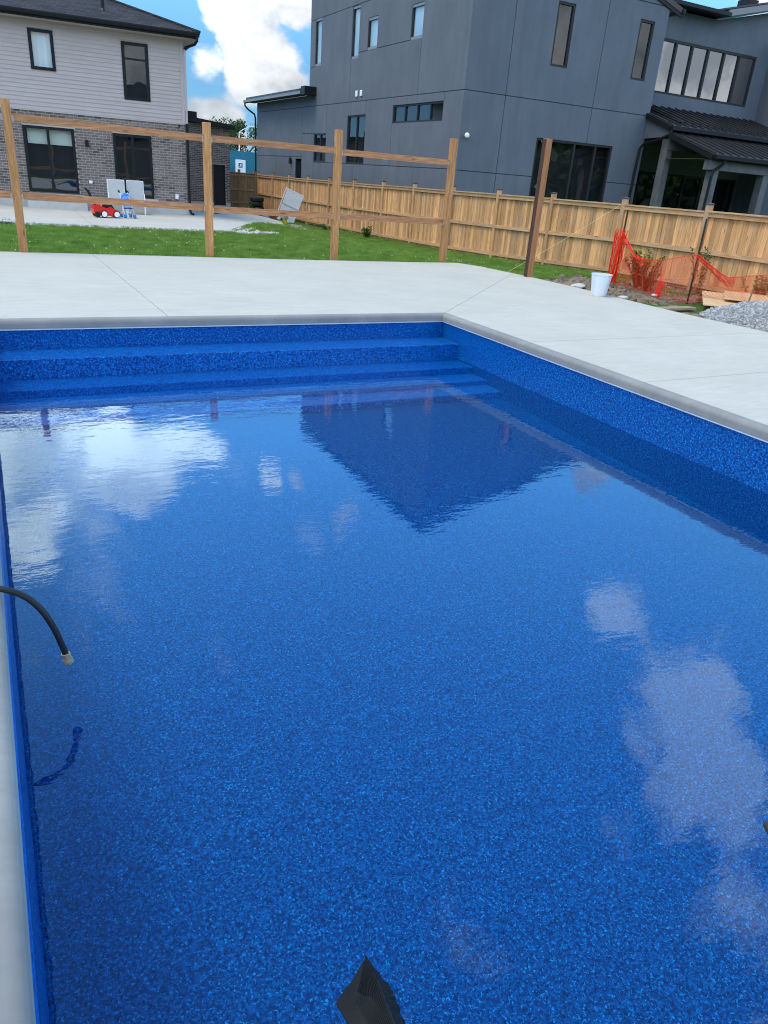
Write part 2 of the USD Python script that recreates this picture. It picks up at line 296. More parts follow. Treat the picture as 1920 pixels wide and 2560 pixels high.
DECK = concrete_material('deck_concrete', (0.440, 0.424, 0.362), (0.490, 0.474, 0.408))
COPING = concrete_material('coping_concrete', (0.20, 0.20, 0.192), (0.29, 0.29, 0.275), 0.3)
PATIO = concrete_material('patio_concrete', (0.44, 0.43, 0.38), (0.50, 0.49, 0.44))
LINER = liner_material('dry_liner', 0.82, 0.27, 0.4, (0.8, 0.98, 1.10))
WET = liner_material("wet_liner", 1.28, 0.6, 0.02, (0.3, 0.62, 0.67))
WETSTEP_LIT = liner_material('lit_wet_step_liner', 1.2, 0.5, 0.1, (0.4, 1.0, 1.08))  # wet liner again, brightened: light on the shallow steps painted into its colour
WATER = water_material()
WHITE = mat('white_plastic', (0.78, 0.79, 0.80), rough=0.4)
TRACK = mat('white_track', (0.80, 0.81, 0.83), rough=0.35)
SOIL = mat('soil', (0.10, 0.075, 0.05), (0.19, 0.15, 0.105), scale=3, bump=0.8, bscale=25, bdist=0.03, rough=0.95, spec=0.1)
LAWN = mat('lawn_ground', (0.045, 0.085, 0.018), (0.075, 0.125, 0.028), scale=5, bump=0.6, bscale=60, rough=0.95, spec=0.1)
BLADE = mat('grass_blade', (0.095, 0.180, 0.022), (0.255, 0.375, 0.066), scale=2.4, rough=0.6, spec=0.25, transl=0.35, randoff=False)
CLOVER = mat('clover_flower', (0.7, 0.7, 0.62), rough=0.7)
POSTW = wood('treated_post', (0.42, 0.200, 0.076), (0.60, 0.325, 0.132), 'z', rand=0.10)
RAILW = wood('treated_rail', (0.38, 0.175, 0.080), (0.56, 0.300, 0.140), 'x', rand=0.10)
POST5 = wood('stained_post', (0.33, 0.145, 0.060), (0.42, 0.20, 0.085), 'z', rand=0.05)
CEDAR = wood('cedar_board', (0.56, 0.295, 0.120), (0.76, 0.455, 0.210), 'z', rand=0.34, grey=(0.44, 0.34, 0.23))
CEDARP = wood('cedar_post', (0.46, 0.255, 0.110), (0.62, 0.38, 0.18), 'z', rand=0.14, grey=(0.40, 0.33, 0.26))
CEDARR = wood('cedar_rail', (0.50, 0.285, 0.13), (0.66, 0.42, 0.21), 'y', rand=0.12, grey=(0.47, 0.40, 0.32))
CEDARX = wood('cedar_rail_across', (0.36, 0.22, 0.11), (0.48, 0.32, 0.17), 'x', rand=0.12)
CEDARD = wood('cedar_board_weathered', (0.27, 0.16, 0.08), (0.36, 0.23, 0.12), 'z', rand=0.16)
PLY = wood('plywood', (0.60, 0.42, 0.22), (0.72, 0.54, 0.31), 'y', rand=0.05, knots=False)
PLANKW = wood('old_plank', (0.30, 0.23, 0.15), (0.42, 0.34, 0.24), 'x', rand=0.05)
CAPM = mat('post_cap_metal', (0.05, 0.05, 0.055), rough=0.5)
STUCCO = mat('grey_stucco', (0.118, 0.136, 0.162), (0.135, 0.154, 0.180), scale=0.8, detail=6, rough=0.9, spec=0.2, bump=0.5, bscale=90, bdist=0.006, randoff=False,
             streak=((0.095, 0.109, 0.131), (2.6, 2.6, 0.35), 0.6), rand=0.03)
STUCCOD = mat('grey_stucco_joint', (0.020, 0.025, 0.032), rough=0.95)
SIDING = mat('greige_siding', (0.465, 0.398, 0.380), (0.495, 0.426, 0.408), scale=1.2, rough=0.55, spec=0.35, rand=0.015)
BRICKS = [mat('brown_grey_brick', (0.140, 0.108, 0.096), (0.195, 0.155, 0.138), scale=14, rough=0.9, bump=0.6, bscale=60, rand=0.22),
          mat('grey_brick', (0.160, 0.130, 0.118), (0.215, 0.180, 0.162), scale=14, rough=0.9, bump=0.6, bscale=60, rand=0.2),
          mat('dark_brick', (0.085, 0.066, 0.062), (0.125, 0.10, 0.094), scale=14, rough=0.9, bump=0.6, bscale=60, rand=0.2)]
MORTAR = mat('mortar', (0.42, 0.375, 0.34), (0.50, 0.455, 0.41), scale=20, rough=0.95)
FOUND = mat('foundation_concrete', (0.40, 0.39, 0.36), (0.48, 0.47, 0.44), scale=2, rough=0.9, bump=0.3)
BLACK = mat('black_metal', (0.005, 0.0055, 0.007), rough=0.45, spec=0.3)
BLACKV = mat('black_vinyl', (0.007, 0.0075, 0.009), rough=0.5, spec=0.3)
DARKFR = mat('dark_window_frame', (0.016, 0.017, 0.019), rough=0.5, spec=0.35)
GREYFR = mat('grey_window_trim', (0.20, 0.20, 0.215), rough=0.45, spec=0.5)
ROOM = mat('dark_room', (0.003, 0.0035, 0.004), (0.007, 0.007, 0.0075), scale=1.0, rough=0.9)
CURT = mat('curtain_cloth', (0.62, 0.72, 0.76), (0.88, 0.92, 0.92), scale=1.0, stretch=(14, 14, 0.3), rough=0.85)
BLIND = mat('pale_blind', (0.62, 0.66, 0.56), rough=0.8)
FILM = mat('patterned_film', (0.34, 0.47, 0.57), (0.66, 0.70, 0.67), scale=1.4, detail=1.5, rough=0.5, stretch=(1, 2, 0.8), lo=0.25, hi=0.75)
GLASS = glass_material('window_glass', (0.93, 0.96, 0.97), 2.2)
MIRROR = glass_material('reflective_glass', (0.55, 0.58, 0.60), 7.0)
SHINGLE = None
ROOFM = mat('standing_seam_metal', (0.016, 0.017, 0.019), rough=0.36, spec=0.6)
SOFFIT = mat('dark_soffit', (0.06, 0.058, 0.058), rough=0.7)
COLUMN = mat('pale_column', (0.10, 0.105, 0.113), (0.135, 0.14, 0.15), rough=0.9, bump=0.3, bscale=80)
def shingle_material():
    n = {"g": ("geometry", {}), "mp": ("mapping", {"scale": (1, 1, 1)}), "sx": ("separate_xyz", {}), "cx": ("combine_xyz", {}),
         "b": ("brick_texture", {"color1": (0.030, 0.031, 0.036), "color2": (0.058, 0.058, 0.064), "mortar": (0.012, 0.012, 0.014), "scale": 1.0, "mortar_size": 0.006, "brick_width": 0.32, "row_height": 0.055, "bias": 0.0}),
         "nz": ("noise_texture", {"scale": 90.0, "detail": 2.0}), "mr": ("map_range", {"to_min": 0.7, "to_max": 1.3}), "sc": ("vector_math", {"math_type": "scale"}), "p": ("principled_bsdf", {"roughness": 0.95, "specular_ior_level": 0.15})}
    L = [("g.position", "sx.vector"), ("sx.x", "cx.x"), ("sx.z", "cx.y"), ("cx.vector", "b.vector"), ("g.position", "nz.vector"), ("nz.fac", "mr.value"), ("b.color", "sc.vector1"), ("mr.result", "sc.scale"), ("sc.vector", "p.base_color")]
    return usdkit.material(stage, '/World/Looks/roof_shingles', n, L, surface="p.BSDF")
SHINGLE = shingle_material()
ORANGE = mat('orange_plastic', (0.90, 0.060, 0.022), rough=0.45, transl=0.3, spec=0.4)
STEEL = mat('black_steel', (0.015, 0.014, 0.013), (0.035, 0.028, 0.024), scale=20, rough=0.5)
GRAVEL = mat('grey_gravel', (0.17, 0.175, 0.178), (0.33, 0.34, 0.345), scale=0.8, rough=0.9, rand=0.35)
PALEGRAVEL = mat('pale_gravel', (0.38, 0.37, 0.34), (0.55, 0.53, 0.49), scale=2.0, rough=0.9, rand=0.3)
DIRT = mat('clay_dirt', (0.125, 0.092, 0.062), (0.255, 0.205, 0.148), scale=6, rough=0.95, bump=0.9, bscale=18, bdist=0.03, spec=0.1)
RUBBER = mat('black_rubber', (0.010, 0.010, 0.011), rough=0.5, spec=0.4, bump=0.3, bscale=60)
HOSE = mat('hose_rubber', (0.006, 0.007, 0.006), (0.040, 0.042, 0.034), scale=70, rough=0.40, spec=0.45, lo=0.58, hi=0.72)
BRASS = mat('dull_brass', (0.26, 0.195, 0.11), (0.36, 0.29, 0.18), scale=40, rough=0.4, spec=0.5)
BUCKET = mat('white_bucket_plastic', (0.74, 0.77, 0.80), rough=0.4, transl=0.25)
RED = mat('red_toy_plastic', (0.62, 0.018, 0.016), rough=0.25, spec=0.5)
TOYBLUE = mat('blue_toy_plastic', (0.03, 0.22, 0.55), rough=0.4)
CLOTHB = mat('blue_stroller_cloth', (0.035, 0.09, 0.45), (0.18, 0.42, 0.75), scale=9, lo=0.45, hi=0.55, rough=0.8)
GREYM = mat('grey_mesh_fabric', (0.38, 0.39, 0.39), (0.46, 0.47, 0.47), scale=60, rough=0.8)
GALV = mat('galvanised_steel', (0.5, 0.5, 0.5), rough=0.35, metallic=0.8)
TEAL = mat('teal_hoarding', (0.012, 0.135, 0.21), (0.014, 0.155, 0.235), scale=1, rough=0.5)
TEALL = mat('teal_line', (0.05, 0.30, 0.42), rough=0.5)
NAVY = mat('teal_logo', (0.010, 0.085, 0.135), rough=0.5)
YELLOW = mat('yellow_plastic', (0.75, 0.50, 0.03), rough=0.4)
STRING = mat('yellow_string', (0.75, 0.60, 0.20), rough=0.7)
LEAF = mat('leaf_green', (0.035, 0.085, 0.018), (0.075, 0.14, 0.03), scale=3, rough=0.5, transl=0.3)
LEAFY = mat('goldenrod_yellow', (0.55, 0.42, 0.03), (0.65, 0.50, 0.05), rough=0.7, transl=0.2)
FOLIAGE = mat('tree_foliage', (0.022, 0.055, 0.014), (0.055, 0.105, 0.026), scale=0.35, rough=0.6, transl=0.25, rand=0.0)
BARK = mat('bark', (0.10, 0.08, 0.06), (0.16, 0.13, 0.10), scale=8, rough=0.95)
STONE = mat('pale_stone', (0.42, 0.40, 0.36), (0.55, 0.53, 0.49), scale=6, rough=0.9)
ASPHALT = mat('asphalt', (0.045, 0.045, 0.047), (0.06, 0.06, 0.062), scale=5, rough=0.9)
TERRA = mat('terracotta', (0.32, 0.07, 0.04), rough=0.8)
PINKP = mat('mauve_pot', (0.42, 0.28, 0.42), rough=0.5)
SKYP = mat('pale_blue_pot', (0.40, 0.58, 0.75), rough=0.5)
REDFL = mat('red_flower', (0.5, 0.03, 0.08), rough=0.7)

# ------------------------------------------------------------------ ground
def fence_base(y):
    return np.interp(y, [-4, 2, 5, 8, 12, 18, 24, 36, 50], [-0.08, -0.08, -0.10, -0.22, -0.36, -0.46, -0.52, -0.52, -0.40])
def ground(x, y):
    x, y = np.asarray(x, float), np.asarray(y, float)
    base = -0.05 - 0.03 * smooth01(12, 13, y) - 0.05 * smooth01(16, 34, y)
    k = smooth01(2.5, 7.2, x) * (1 - 0.6 * smooth01(8.4, 14, x))
    z = base * (1 - k) + fence_base(y) * k
    return z
W_Z = -0.54            # water level
PX0, PX1, PY0, PY1 = -5.936, 0.0, -8.95, 0.0
xs = np.unique(np.round(np.concatenate([np.arange(-14, 14.01, 0.4), np.linspace(14, 40, 14), np.linspace(-40, -14, 14), [-600, -300, -150, -80, 60, 90, 150, 300, 600]]), 3))
ys = np.unique(np.round(np.concatenate([np.arange(-14, 40.01, 0.4), np.linspace(40, 80, 16), np.linspace(-40, -14, 14), [-600, -300, -150, -80, 120, 180, 300, 600, 900]]), 3))
GX, GY = np.meshgrid(xs, ys, indexing='ij')
GV = np.stack([GX, GY, ground(GX, GY)], -1).reshape(-1, 3)
q = (np.arange(len(xs) - 1)[:, None] * len(ys) + np.arange(len(ys) - 1)[None]).ravel()
quads = np.stack([q, q + len(ys), q + len(ys) + 1, q + 1], 1)
cen = GV[quads].mean(1)
quads = quads[~((cen[:, 0] > -8.6) & (cen[:, 0] < 3.8) & (cen[:, 1] > -11.6) & (cen[:, 1] < 5.6))]
obj('/World', 'lawn', (GV, quads), LAWN, smooth=True, kind='structure', label='green lawn behind the pool deck and around the houses')

# ------------------------------------------------------------------ pool deck slabs, coping, basin, water
DT = -0.15
cw = 0.085
deck_poly = Polygon([(-9.5, 6.62), (-5.54, 6.60), (-3.75, 6.50), (-1.75, 6.42), (0.29, 6.32), (2.64, 6.32), (4.25, 6.36), (4.50, 5.75), (4.66, 4.0), (4.68, 2.46), (4.62, 1.2), (4.58, 0.3), (4.58, -0.76), (4.68, -1.82), (4.7, -6), (4.7, -13), (-9.5, -13)])
deck_poly = deck_poly.difference(sbox(PX0 - cw, PY0 - cw, PX1 + cw, PY1 + cw))
joints = unary_union([LineString(l).buffer(0.0045) for l in [[(-3.97, 6.9), (-3.9, 0)], [(0, 0), (4.9, 4.9)], [(0, -1.93), (5, -1.89)], [(0, -3.87), (5, -3.75)], [(0, -7.0), (5, -7.0)],
                      [(-5.91, 0), (-6.9, 1.0), (-9.6, 3.5)], [(-9.6, -3), (-5.9, -3)], [(-9.6, -6.2), (-5.9, -6.2)], [(-2.9, -8.9), (-2.9, -13.1)], [(-5.9, -8.95), (-7.5, -10.5), (-9.6, -12.5)]]])
DK = thing('pool_deck', 'pale grey trowelled concrete deck round the pool', kind='structure')
for g in sorted(geoms(deck_poly.difference(joints)), key=lambda g: (round(g.centroid.x, 3), round(g.centroid.y, 3))):
    obj(DK, 'slab', extrude(g, (0, 0, 0), (1, 0, 0), (0, 1, 0), (0, 0, 1), DT, 0.0), DECK)
jm = MB()
jm.add(*extrude(deck_poly.buffer(-0.01), (0, 0, 0), (1, 0, 0), (0, 1, 0), (0, 0, 1), DT - 0.02, -0.012))
PB = thing('pool_basin', 'vinyl lined pool basin with steps and rounded concrete coping', kind='structure')
# coping: rounded nose swept round the basin with mitred corners; (offset outwards, z)
prof = [(cw - 0.004, DT), (cw - 0.004, -0.0015), (cw - 0.006, 0.0)] + [(0.028 - 0.050 * math.sin(a), -0.048 + 0.048 * math.cos(a)) for a in np.linspace(0, math.pi / 2, 9)] + [(-0.022, -0.098), (0.03, -0.099), (0.03, DT)]
prof = np.array(prof)
corners = [(PX0, PY0, -1, -1), (PX1, PY0, 1, -1), (PX1, PY1, 1, 1), (PX0, PY1, -1, 1)]
for k in range(4):
    a, b = corners[k], corners[(k + 1) % 4]
    P = np.array([[c[0] + c[2] * o, c[1] + c[3] * o, z] for c in (a, b) for o, z in prof])
    mth = len(prof); F = []
    for i in range(mth):
        j = (i + 1) % mth
        F += [(i, j, mth + j), (i, mth + j, mth + i)]
    obj(PB, 'coping', (P, np.array(F)), COPING, smooth=50)
    # white bead track under the nose
    tp = np.array([(-0.012, -0.099), (-0.016, -0.104), (-0.016, -0.112), (-0.011, -0.117), (0.004, -0.117), (0.004, -0.099)])
    P = np.array([[c[0] + c[2] * o, c[1] + c[3] * o, z] for c in (a, b) for o, z in tp]); n_ = len(tp)
    F = []
    for i in range(n_):
        j = (i + 1) % n_
        F += [(i, j, n_ + j), (i, n_ + j, n_ + i)]
    obj(PB, 'liner_track', (P, np.array(F)), TRACK)
def quad(a, b, c, d): return np.array([a, b, c, d], float), np.array([[0, 1, 2, 3]])
FL = lambda y: -0.80 - 0.038 * max(0.0, -2.0 - y)
def wall_strip(pts_top, pts_bot):
    v = np.vstack([pts_top, pts_bot]); n_ = len(pts_top)
    return v, np.array([[i, i + 1, n_ + i + 1, n_ + i] for i in range(n_ - 1)])
yy = np.linspace(PY1, PY0, 24)
for x in (PX0, PX1):
    obj(PB, 'side_wall', wall_strip([(x, y, -0.10) for y in yy], [(x, y, W_Z) for y in yy]), LINER)
    obj(PB, 'wet_side_wall', wall_strip([(x, y, W_Z) for y in yy], [(x, y, FL(y) - 0.02) for y in yy]), WET)
obj(PB, 'end_wall', quad((PX0, PY1, -0.10), (PX1, PY1, -0.10), (PX1, PY1, -0.9), (PX0, PY1, -0.9)), LINER)
obj(PB, 'end_wall', quad((PX0, PY0, -0.10), (PX1, PY0, -0.10), (PX1, PY0, -1.3), (PX0, PY0, -1.3)), LINER)
# steps: tread heights and front edges; slightly rounded lips
zs = [-0.335, -0.562, -0.652, -0.715]; fr = [-0.475, -0.895, -1.27, -1.62]
back = 0.0
for z, y in zip(zs, fr):
    r = 0.012
    pr = [(back, z)] + [(y + r - r * math.sin(a), z - r + r * math.cos(a)) for a in np.linspace(0, math.pi / 2, 5)] + [(y, -1.0)]
    v = [(x, p[0], p[1]) for x in (PX0, PX1) for p in pr]; n_ = len(pr)
    obj(PB, 'step', (np.array(v), np.array([[i, n_ + i, n_ + i + 1, i + 1] for i in range(n_ - 1)])), LINER if z > W_Z else WETSTEP_LIT, smooth=60)
    back = y
yy = np.linspace(-1.62, PY0, 24)
obj(PB, 'floor', wall_strip([(PX0, y, FL(y)) for y in yy], [(PX1, y, FL(y)) for y in yy]), WET)
wq = quad((PX0, PY0, W_Z), (PX1, PY0, W_Z), (PX1, fr[0] , W_Z), (PX0, fr[0], W_Z))
obj('/World', 'pool_water', wq, WATER, kind='structure', label='clear still pool water mirroring sky and grey house')

# ------------------------------------------------------------------ patio behind the left house
pat = Polygon([(-9.5, 13.45), (0.72, 13.25), (1.05, 14.2), (1.7, 15.6), (2.6, 17.6), (4.5, 19.2), (5.2, 21.5), (5.6, 25.0), (5.9, 30.5), (1.0, 30.5), (1.0, 20.3), (-9.5, 21.5)])
def patz(x, y): return -0.045 * np.maximum(np.asarray(x) - 0.9, 0) - 0.008 * np.maximum(np.asarray(y) - 21, 0)
pj = unary_union([LineString(l).buffer(0.006) for l in [[(-3.1, 13), (-2.9, 21.5)], [(0.9, 13), (1.0, 20.5)], [(1, 19.6), (5.2, 21.0)], [(1, 25.0), (6, 25.0)], [(-7, 13), (-6.9, 22)]]])
PT = thing('patio', 'pale concrete patio along the brick house', kind='structure')
for g in sorted(geoms(pat.difference(pj)), key=lambda g: (round(g.centroid.x, 3), round(g.centroid.y, 3))):
    v, f = extrude(g.segmentize(1.0), (0, 0, 0), (1, 0, 0), (0, 1, 0), (0, 0, 1), -0.25, 0.0)
    v[:, 2] += patz(v[:, 0], v[:, 1])
    obj(PT, 'slab', (v, f), PATIO)

# ------------------------------------------------------------------ window builder (u along the wall, n outwards)
def window(parent, name, o, u, n, a, b, z0, z1, cuts=(), frame=BLACK, pane=GLASS, fw=0.06, front=0.0, depth=0.09, behind=None, bars=(), sill=None, trim=None, room=0.30):
    """frame ring, one pane per light, dark room behind; cuts = positions of mullions along u"""
    o, u, n = (np.asarray(x, float) for x in (o, u, n)); W = np.array([0, 0, 1.0])
    hole = sbox(a, z0, b, z1)
    xs_ = [a] + list(cuts) + [b]; panes = []
    for i in range(len(xs_) - 1):
        l = xs_[i] + (fw if i == 0 else fw * 0.5); r = xs_[i + 1] - (fw if i == len(xs_) - 2 else fw * 0.5)
        zz = [z0 + fw] + [t for t in bars] + [z1 - fw]
        for j in range(len(zz) - 1):
            panes.append(sbox(l, zz[j] + (fw * 0.4 if j else 0), r, zz[j + 1] - (fw * 0.4 if j < len(zz) - 2 else 0)))
    ring = hole.difference(unary_union(panes))
    mb = MB()
    for g in geoms(ring): mb.add(*extrude(g, o, u, W, n, front - depth, front))
    w = obj(parent, name, mb, frame)
    for p in panes:
        obj(w, 'pane', extrude(p.buffer(0.004, join_style=2), o, u, W, n, front - depth * 0.62, front - depth * 0.62 + 0.006), pane)
    if behind:
        m, (p0, q0, p1, q1) = behind
        obj(w, 'blind' if m is BLIND else 'film' if m is FILM else 'curtain', extrude(sbox(p0, q0, p1, q1), o, u, W, n, *((front - depth * 0.62 - 0.014, front - depth * 0.62 - 0.006) if m is FILM else (front - depth - 0.06, front - depth - 0.045))), m)
    obj(w, 'room', extrude(hole.buffer(-0.004, join_style=2), o, u, W, n, front - room, front - room + 0.01), ROOM)
    if sill: obj(w, 'sill', extrude(sbox(a - 0.05, z0 - 0.07, b + 0.05, z0 - 0.002), o, u, W, n, -0.02, 0.05), sill)
    return w

# ------------------------------------------------------------------ left house (siding over brick)
A = -6.0
H1 = thing('siding_house', 'two-storey house with greige siding over grey-brown brick and dark hip roof', 'house', loc=(1.04, 19.85, 0), rz=A)
U, N, O = (1, 0, 0), (0, -1, 0), (0, 0, 0)
op_up = [(-4.72, 4.14, -4.07, 5.20), (-1.93, 3.55, -1.17, 5.17)]
op_dn = [(-5.24, 0.48, -3.66, 2.48), (-2.44, 0.46, -1.17, 2.47)]
LX = -9.0
core = m3.Manifold.cube((9.0 - 0.03, 9.0, 5.62)).translate((LX, 0.003, -0.12))
for a, z0, b, z1 in op_up + op_dn:
    core -= m3.Manifold.cube((b - a, 0.5, z1 - z0)).translate((a, -0.1, z0))
obj(H1, 'wall', core, MORTAR)
for fa, fb in ((LX, -5.31), (-3.51, 0.005)): obj(H1, 'foundation', extrude(sbox(fa, -0.12, fb, 0.325), O, U, (0, 0, 1), N, -0.03, 0.018), FOUND)
# bricks
def lay_bricks(parent, mats, a0, a1, z0, z1, openings, o, u, n, course=0.0815, blen=0.247, mort=0.014, t=0.028, limit=300, seed=3, key=None):
    rng = random.Random(seed); rows = int(round((z1 - z0) / course)); course = (z1 - z0) / rows; out = []
    for r in range(rows):
        zb, zt = z0 + r * course + mort / 2, z0 + (r + 1) * course - mort / 2
        free = sbox(a0, 0, a1, 1)
        for (p, q0, q, q1) in openings:
            if q0 < zt - 0.01 and q1 > zb + 0.01: free = free.difference(sbox(p - 0.004, -1, q + 0.004, 2))
        x = a0 - (blen / 2 if r % 2 else 0) - 0.06
        while x < a1:
            for g in geoms(free.intersection(sbox(x + mort / 2, 0, x + blen - mort / 2, 1))):
                l, _, rr, _ = g.bounds
                if rr - l > 0.03: out.append((l, rr, zb, zt))
            x += blen
    if key: out.sort(key=key)
    rest = [MB() for _ in mats]
    o, u, n = (np.asarray(x, float) for x in (o, u, n))
    for i, (l, rr, zb, zt) in enumerate(out):
        tt = t + rng.uniform(-0.002, 0.002); k = rng.choices(range(len(mats)), [5, 4, 2][:len(mats)])[0]
        m = extrude(sbox(l, zb, rr, zt), o, u, (0, 0, 1), n, -0.03, tt - 0.03 + 0.004)
        if i < limit: obj(parent, 'brick', m, mats[k])
        else: rest[k].add(*m)
    rest = [(r, m) for r, m in zip(rest, mats) if r.n]
    for r, m in rest: obj(parent, 'brickwork', r, m, kind='stuff')
soldier = [(-5.3, 2.48, -3.6, 2.50), (-2.5, 2.47, -1.1, 2.49)]
lay_bricks(H1, BRICKS, LX, -0.003, 0.325, 2.93, op_dn + [(-5.35, 0, -3.5, 0.36)], O, U, N, key=lambda b: (b[0] < -5.6, -b[0]))
# side wall bricks beyond the corner are one mass: not seen from the pool
# siding courses
rows = 21; z0, z1 = 2.95, 5.50; ch = (z1 - z0) / rows
for r in range(rows):
    zb = z0 + r * ch; zt = zb + ch
    free = sbox(LX, 0, -0.09, 1)
    for p, q0, q_, q1 in op_up:
        if q0 < zt - 0.02 and q1 > zb + 0.02: free = free.difference(sbox(p - 0.045, -1, q_ + 0.045, 2))
    mb = MB()
    for g in geoms(free):
        l, _, rr, _ = g.bounds
        pr = [(0.0, zt + 0.0), (0.004, zt), (0.022, zb + 0.012), (0.022, zb + 0.002), (0.016, zb - 0.004), (0.0, zb - 0.004)]  # (out, z)
        v = [(x, -p[0] - 0.0, p[1]) for x in (l, rr) for p in pr]; k = len(pr)
        f = [(i, (i + 1) % k, k + (i + 1) % k) for i in range(k)] + [(i, k + (i + 1) % k, k + i) for i in range(k)] + [(0, i, i + 1) for i in range(1, k - 1)] + [(k, k + i + 1, k + i) for i in range(1, k - 1)]
        mb.add([(x, y + 0.03 - 0.028, z) for x, y, z in v], f)
    obj(H1, 'siding_board', mb, SIDING)
bbox(H1, 'corner_trim', (-0.09, -0.034, 2.93), (0.012, 0.06, 5.5), SIDING)
bbox(H1, 'starter_strip', (LX, -0.030, 2.915), (-0.09, 0.0, 2.944), SIDING)
for i, (a, z0_, b, z1_) in enumerate(op_up):
    w = window(H1, 'window', O, U, N, a, b, z0_, z1_, bars=() if i == 0 else (4.72 + 0.0,), fw=0.055, front=0.045, depth=0.11,
               behind=(CURT, (a + 0.05, z0_ + 0.03, b - 0.05, z1_ - 0.05)) if i == 0 else None)
    obj(w, 'trim', extrude(sbox(a - 0.045, z0_ - 0.03, b + 0.045, z1_ + 0.03).difference(sbox(a, z0_, b, z1_)), O, U, (0, 0, 1), N, -0.03, 0.035), BLACKV)
for i, (a, z0_, b, z1_) in enumerate(op_dn):
    w = window(H1, 'patio_door', O, U, N, a, b, z0_, z1_, cuts=(-4.48,) if i == 0 else (-1.81,), fw=0.085, front=0.02, depth=0.12,
               behind=(BLIND, (a + 0.12, 1.95, b - 0.10, 2.40)) if i == 0 else None)
obj(H1, 'door_sill', extrude(sbox(-1.95, 0.36, -1.05, 0.445), O, U, (0, 0, 1), N, -0.02, 0.07), STONE)
st = thing('door_step', 'pale concrete double step below the left patio door', 'steps', loc=(1.04, 19.85, 0), rz=A)
obj(st, 'upper_step', chamfer_box((-5.30, -0.62, 0.22), (-3.52, -0.035, 0.44), 0.012), FOUND)
obj(st, 'lower_step', chamfer_box((-5.30, -0.95, -0.03), (-3.45, -0.035, 0.217), 0.012), FOUND)
# eaves, gutter, roof
bbox(H1, 'soffit', (LX, -0.46, 5.47), (0.45, 0.0, 5.492), SIDING)
bbox(H1, 'fascia', (LX, -0.485, 5.47), (0.47, -0.462, 5.64), BLACKV)
g_ = MB(); pr = [(-0.487, 5.655), (-0.60, 5.655), (-0.60, 5.62), (-0.57, 5.54), (-0.487, 5.53)]; k = len(pr)
v = [(x, *p) for x in (LX, 0.50) for p in pr]
f = [(i, k + i, k + (i + 1) % k) for i in range(k)] + [(i, k + (i + 1) % k, (i + 1) % k) for i in range(k)] + [(0, i, i + 1) for i in range(1, k - 1)] + [(k, k + i + 1, k + i) for i in range(1, k - 1)]
g_.add(v, f); obj(H1, 'gutter', g_, BLACK)
bbox(H1, 'side_soffit', (0.0, -0.0, 5.47), (0.45, 9.2, 5.492), SIDING)
bbox(H1, 'side_fascia', (0.455, -0.485, 5.47), (0.475, 9.2, 5.64), BLACKV)
ridge_z, ex, ey = 7.40, 0.52, -0.56
rv = np.array([(LX, ey, 5.66), (ex, ey, 5.66), (ex, 9.3, 5.66), (LX, 9.3, 5.66), (LX, 4.4, ridge_z), (-4.2, 4.4, ridge_z)])
obj(H1, 'roof', (np.vstack([rv, rv - [0, 0, 0.05]]), np.array([(0, 1, 5), (0, 5, 4), (1, 2, 5), (2, 3, 4), (2, 4, 5), (6, 11, 7), (6, 10, 11), (7, 11, 8), (8, 10, 9), (8, 11, 10), (0, 6, 7), (0, 7, 1), (1, 7, 8), (1, 8, 2)])), SHINGLE)
hc = MB(); hc.tube([(ex, ey, 5.68), (-4.2, 4.4, ridge_z + 0.02)], 0.045, 6); obj(H1, 'hip_cap', hc, SHINGLE)
vp = MB(); vp.tube([(-2.42, 0.7, 5.9), (-2.42, 0.7, 6.40)], 0.055, 10); vp.tube([(-2.42, 0.7, 6.06), (-2.42, 0.7, 6.14)], [0.13, 0.06], 10); obj(H1, 'vent_pipe', vp, BLACKV)
dsp = MB(); dsp.tube([(0.42, -0.53, 5.55), (0.42, -0.53, 5.42), (0.36, -0.40, 5.33), (0.10, -0.08, 5.24), (0.06, -0.06, 5.19)], 0.045, 8); obj(H1, 'downspout', dsp, BLACK)
dsp = MB(); dsp.tube([(0.058, -0.06, 5.18), (0.055, -0.06, 4.5), (0.055, -0.06, 2.96)], 0.04, 8); obj(H1, 'downspout', dsp, SIDING)
dsp = MB(); dsp.tube([(0.055, -0.06, 2.95), (0.055, -0.06, 1.5), (0.055, -0.06, 0.15), (0.09, -0.16, 0.04), (0.14, -0.3, 0.03)], 0.045, 8); obj(H1, 'downspout', dsp, BLACK, label='lower black length of downspout')
lamp = MB(); lamp.mesh(_box((-3.345, -0.10, 1.99), (-3.235, -0.015, 2.17))); obj(H1, 'wall_lamp', chamfer_box((-3.345, -0.12, 1.98), (-3.235, -0.005, 2.18), 0.012), BLACK)
obj(H1, 'hose_bib', chamfer_box((-3.33, -0.05, 0.83), (-3.21, -0.003, 0.93), 0.01), WHITE)
obj(H1, 'outlet_cover', chamfer_box((-0.45, -0.055, 0.50), (-0.33, -0.003, 0.66), 0.01), WHITE)
cm = MB(); cm.tube([(-0.21, -0.0, 2.88), (-0.21, -0.10, 2.86)], 0.03, 8); obj(H1, 'wall_camera', cm, BLACK)

